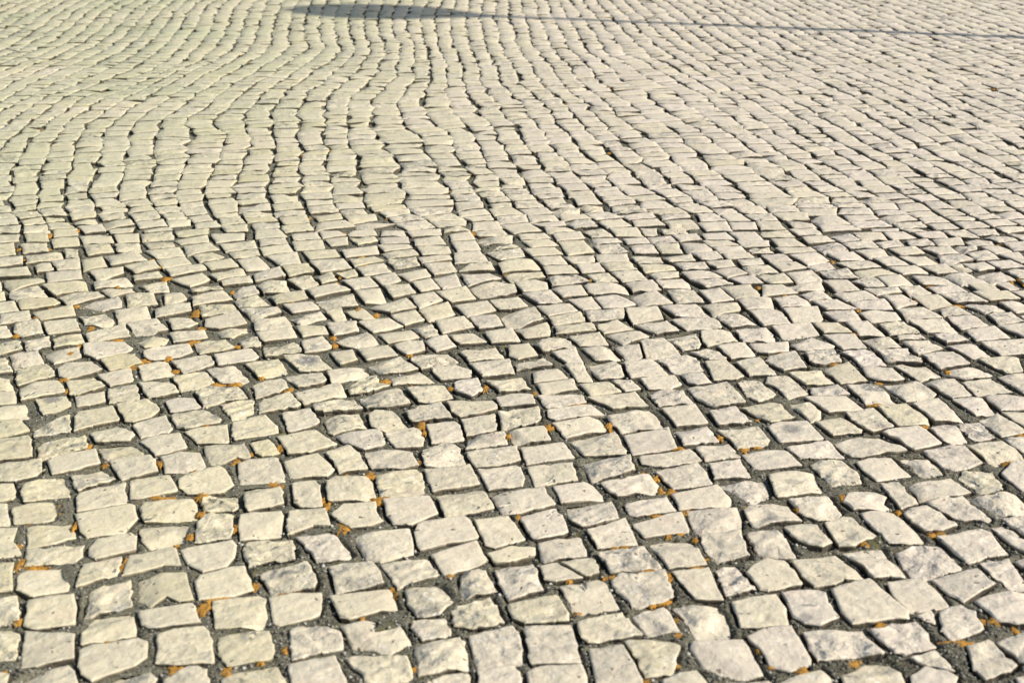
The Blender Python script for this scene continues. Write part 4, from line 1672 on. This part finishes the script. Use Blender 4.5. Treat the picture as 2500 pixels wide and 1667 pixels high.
def fill_z(x, y):
    """sand surface: low beside the stones where it has washed out, higher in wide joints"""
    i = np.clip(((x - fx0) / FS).round().astype(int), 0, fnx - 1); j = np.clip(((y - fy0) / FS).round().astype(int), 0, fny - 1)
    d = dist[j, i] * FS
    wash = np.clip(.55 + .18 * np.clip(x, -1, 1) + .6 * vnoise(x, y, .11, 9) + .25 * vnoise(x, y, .03, 10), .12, 1)
    base = -.0048 - .0075 * np.clip((y - 3.0) / 1.4, 0, 1) * (.8 + .5 * vnoise(x, y, .35, 12)) + .0030 * vnoise(x, y, .20, 3) + .0024 * vnoise(x, y, .05, 4) + .0009 * vnoise(x, y, .012, 5)
    return base - .021 * (1 - np.clip(d / .0105, 0, 1)) ** 1.2 * wash
X, Y = np.meshgrid(fx0 + FS * np.arange(fnx), fy0 + FS * np.arange(fny))
Zf = fill_z(X, Y)
deep = stone_r.copy()
for _ in range(1):
    q_ = deep.copy()
    q_[1:] &= deep[:-1]; q_[:-1] &= deep[1:]; q_[:, 1:] &= deep[:, :-1]; q_[:, :-1] &= deep[:, 1:]
    deep = q_
need = ~(deep[:-1, :-1] & deep[1:, :-1] & deep[:-1, 1:] & deep[1:, 1:])
need &= (np.abs(X) < .42 * Y + .35)[:-1, :-1]
jj, ii = np.nonzero(need)
a = jj * fnx + ii
Fq_f = np.stack([a, a + 1, a + fnx + 1, a + fnx], 1)
used = np.unique(Fq_f)
remap = np.zeros(fnx * fny, int); remap[used] = np.arange(len(used))
Vf = np.stack([X, Y, Zf], -1).reshape(-1, 3)[used]
Fq_f = remap[Fq_f]
def bed_z(x, y):
    return np.where(y < 6.1, -.038, -.0175) + .004 * vnoise(x, y, .22, 3) + .003 * vnoise(x, y, .07, 4)
ys = [1.0]
while ys[-1] < 16: ys.append(ys[-1] * 1.007)
ys = np.array(ys)
nu = 420
un = np.linspace(-1, 1, nu)
X = un[None, :] * (ys[:, None] * .44 + 1.4)
Y = np.repeat(ys[:, None], nu, 1)
Z = bed_z(X, Y)
V = np.stack([X, Y, Z], -1).reshape(-1, 3)
r, c = np.meshgrid(np.arange(len(ys) - 1), np.arange(nu - 1), indexing='ij')
a = (r * nu + c).ravel()
Fq = np.stack([a, a + 1, a + nu + 1, a + nu], 1)
pav = link('pavement', make_mesh('pavement', V, Fq, np.zeros((0, 3), int), None, M_MORTAR), None, 'structure')

link('joint_sand', make_mesh('joint_sand', Vf, Fq_f, np.zeros((0, 3), int), None, M_MORTAR), pav, 'stuff')

# ground out to the horizon
S = 900.0
V = np.array([[-S, -S, -.06], [S, -S, -.06], [S, S, -.06], [-S, S, -.06]])
link('ground', make_mesh('ground', V, np.array([[0, 1, 2, 3]]), np.zeros((0, 3), int), None, M_FAR), None, 'structure')

# ---- choose the 300 that show largest
def screen_area(p):
    y = p[:, 1]; x = p[:, 0]
    zc = y * math.cos(PITCH) + H * math.sin(PITCH)
    px = 1250 + FPX * x / zc; py = HORIZON + FPX * H / (math.cos(PITCH) * zc)
    q = np.stack([np.clip(px, 0, 2500), np.clip(py, 0, 1667)], 1)
    return abs(area(q))
sa = np.array([screen_area(p) for p in plan])
order = np.argsort(-sa)
parts = set(order[:300].tolist())
bulk = []
for i in order:
    i = int(i)
    p = plan[i]
    rs = np.random.RandomState(1000 + i)
    yy = p[:, 1].mean(); xx = p[:, 0].mean()
    rough = float(np.clip(rs.beta(1.3, 2.6), 0, 1))
    hue = float(np.clip(rs.normal(.46 + .20 * math.tanh(xx / 1.1), .11), 0, 1))
    valv = float(np.clip(rs.normal(.60, .17), 0, 1))
    if i in parts: n, rings = 36, (None, .88, .72, .52, .32, .15)
    elif yy < 6.2: n, rings = 24, (None, .7, .35)
    elif yy < 9: n, rings = 16, (None, .55)
    else: n, rings = 12, (None,)
    V, Fq, Ft, c, sm = stone_geo(p, rs, n, rings, rough, float(np.clip(1.0 - (yy - 3.6) / 2.2, .42, 1)))
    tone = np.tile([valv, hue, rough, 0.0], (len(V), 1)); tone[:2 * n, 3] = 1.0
    if i in parts:
        V = V.copy(); V[:, :2] -= c
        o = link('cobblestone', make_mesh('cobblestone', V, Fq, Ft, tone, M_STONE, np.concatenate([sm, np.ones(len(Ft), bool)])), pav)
        o.location = (c[0], c[1], 0)
    else:
        bulk.append((V, Fq, Ft, tone, sm))
off = 0; VV = []; QQ = []; TT = []; CC = []; SS = []
for V, Fq, Ft, tone, sm in bulk:
    VV.append(V); QQ.append(Fq + off); TT.append(Ft + off); CC.append(tone); SS.append(sm); off += len(V)
SS.append(np.ones(sum(len(t) for t in TT), bool))
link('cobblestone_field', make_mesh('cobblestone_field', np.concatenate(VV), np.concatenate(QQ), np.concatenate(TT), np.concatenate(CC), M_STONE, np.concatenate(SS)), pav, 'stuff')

# ---- lichen cushions in the joints
def lichen_geo(cx, cy, rx, ry, rs, z, n=22):
    ang = np.linspace(0, 2 * math.pi, n, endpoint=False)
    R = 1 + .34 * rs.normal(0, 1, n)
    R = np.clip(R, .5, 1.5)
    V = []
    for s, h in ((1.0, -.005), (.8, -.0012), (.4, -.0002)):
        V.append(np.column_stack([cx + rx * s * R * np.cos(ang), cy + ry * s * R * np.sin(ang), z + h + rs.normal(0, .0005, n)]))
    V.append(np.array([[cx, cy, z]]))
    V = np.concatenate(V)
    i = np.arange(n); j = (i + 1) % n
    Fq = np.concatenate([np.stack([r * n + i, r * n + j, (r+1) * n + j, (r+1) * n + i], 1) for r in range(2)])
    Ft = np.stack([2 * n + i, 2 * n + j, np.full(n, 3 * n)], 1)
    return V, Fq, Ft
rs = np.random.RandomState(5)
for tile, text in LICHEN.items():
    for w in text.split():
        x, y, lw, lh = map(float, w.split(','))
        px, py = tile[0] + x / K, tile[1] + y / K
        gxx, gyy = ground(px, py)
        g1 = ground(px + lw / K / 2, py); g2 = ground(px, py - lh / K / 2)
        V, Fq, Ft = lichen_geo(0, 0, abs(g1[0] - gxx) * 1.2 + .001, abs(g2[1] - gyy) * 1.25 + .002, rs, -.0030)
        o = link('lichen_patch', make_mesh('lichen_patch', V, Fq, Ft, None, M_LICHEN), pav)
        o.location = (gxx, gyy, 0)

# ---- grit lying in the joints, small lichen specks: too small and many to count
allcov = {}
def point_in_any(x, y):
    key = (int(x // .16), int(y // .16))
    for i in cellmap.get(key, ()):
        p = plan[i]
        ins = False
        for k in range(len(p)):
            x1, y1 = p[k]; x2, y2 = p[(k + 1) % len(p)]
            if (y1 > y) != (y2 > y) and x < (x2 - x1) * (y - y1) / (y2 - y1 + 1e-12) + x1: ins = not ins
        if ins: return True
    return False
cellmap = {}
for i, p in enumerate(plan):
    lo = p.min(0); hi = p.max(0)
    for a in range(int(lo[0] // .16), int(hi[0] // .16) + 1):
        for b_ in range(int(lo[1] // .16), int(hi[1] // .16) + 1):
            cellmap.setdefault((a, b_), []).append(i)
OCT_V = np.array([[1,0,0],[0,1,0],[-1,0,0],[0,-1,0],[0,0,1],[0,0,-1],[.6,.6,.5],[-.6,-.6,.5]], float)
OCT_F = np.array([[0,6,4],[6,1,4],[1,2,4],[2,7,4],[7,3,4],[3,0,4],[0,1,6],[2,3,7],[1,0,5],[2,1,5],[3,2,5],[0,3,5]])
rr = random.Random(3); rs = np.random.RandomState(8)
VV, TT, CC = [], [], []; off = 0; cnt = 0
LV, LQ, LT = [], [], []; loff = 0
for _ in range(90000):
    y = 2.1 + 3.4 * rr.random() ** 1.4
    x = rr.uniform(-1, 1) * (.42 * y + .15)
    if point_in_any(x, y): continue
    s = min(.006, rr.lognormvariate(-6.2, .5))
    z = float(fill_z(np.array([x]), np.array([y]))[0])
    V = OCT_V * s * rs.uniform(.6, 1.2, 3) * (1 + rs.normal(0, .15, (8, 1)))
    an = rr.uniform(0, 6.28); ca, sa_ = math.cos(an), math.sin(an)
    V = np.column_stack([V[:, 0] * ca - V[:, 1] * sa_ + x, V[:, 0] * sa_ + V[:, 1] * ca + y, V[:, 2] * .8 + z + s * .35])
    VV.append(V); TT.append(OCT_F + off); off += 8
    CC.append(np.tile([rr.random() * .6, rr.random(), .3, 1], (8, 1)))
me = make_mesh('grit', np.concatenate(VV), np.zeros((0, 4), int), np.concatenate(TT), np.concatenate(CC), M_STONE)
me.materials.clear()
# grit: crushed stone from dark to nearly white
gm, gnt, gb = new_mat("grit"); q = NB(gnt)
at = q.n('ShaderNodeAttribute', attribute_name='tone'); se = q.n('ShaderNodeSeparateColor'); q.link(at.outputs['Color'], se.inputs['Color'])
q.link(q.ramp(se.outputs[1], [(0.0, (.04, .035, .025)), (.6, (.14, .128, .095)), (.9, (.28, .265, .21)), (1.0, (.50, .47, .40))]), gb.inputs['Base Color'])
gb.inputs['Roughness'].default_value = .8
me.materials.append(gm)
link('grit', me, pav, 'stuff')
for _ in range(1500):
    y = 3.0 + 9 * rr.random()
    x = rr.uniform(-1, 1) * (.42 * y + .15)
    if point_in_any(x, y) or rr.random() < .45: continue
    V, Fq, Ft = lichen_geo(x, y, rr.uniform(.006, .016), rr.uniform(.006, .014), rs, -.005, 8)
    LV.append(V); LQ.append(Fq + loff); LT.append(Ft + loff); loff += len(V)
link('lichen_specks', make_mesh('lichen_specks', np.concatenate(LV), np.concatenate(LQ), np.concatenate(LT), None, M_LICHEN), pav, 'stuff')

# ---------------------------------------------------------------- street lamp (its shadow lies across the far paving)
hx, hy = ground(916, 28.3)
LH = 7.6
base = Vector((hx, hy, 0)) - SH * (LH / math.tan(SUN_EL))
lamp = bpy.data.objects.new('street_lamp', None); COL.objects.link(lamp)
lamp.location = base
lamp['label'] = "street lamp with round globe, its long shadow crossing the far paving"
lamp['category'] = "street lamp"
def lathe(name, prof, mat, n=32):
    V = []; 
    for r_, z in prof:
        for k in range(n):
            a = 2 * math.pi * k / n; V.append((r_ * math.cos(a), r_ * math.sin(a), z))
    V = np.array(V)
    i = np.arange(n); j = (i + 1) % n
    Fq = np.concatenate([np.stack([r * n + i, r * n + j, (r+1) * n + j, (r+1) * n + i], 1) for r in range(len(prof) - 1)])
    return link(name, make_mesh(name, V, Fq, np.zeros((0, 3), int), None, mat), lamp)
M_POLE = plain("painted_steel", (.12, .13, .13), .45, .4)
M_GLOBE = plain("opal_glass", (.78, .77, .72), .25)
lathe('base_plate', [(.001, .0), (.17, .0), (.17, .03), (.12, .05), (.10, .32), (.075, .36), (.001, .36)], M_POLE)
lathe('pole', [(.07, .34), (.062, 3.0), (.052, LH - .80), (.001, LH - .80)], M_POLE)
lathe('collar', [(.055, LH - .86), (.09, LH - .76), (.15, LH - .58), (.24, LH - .46), (.24, LH - .43), (.001, LH - .43)], M_POLE)
lathe('globe', [(.001, LH - .499)] + [(.43 * math.sin(math.pi * t / 20), LH - .50 * math.cos(math.pi * t / 20)) for t in range(1, 20)] + [(.001, LH + .50)], M_GLOBE, 40)
lathe('cap', [(.12, LH + .47), (.10, LH + .52), (.03, LH + .56), (.001, LH + .60)], M_POLE)
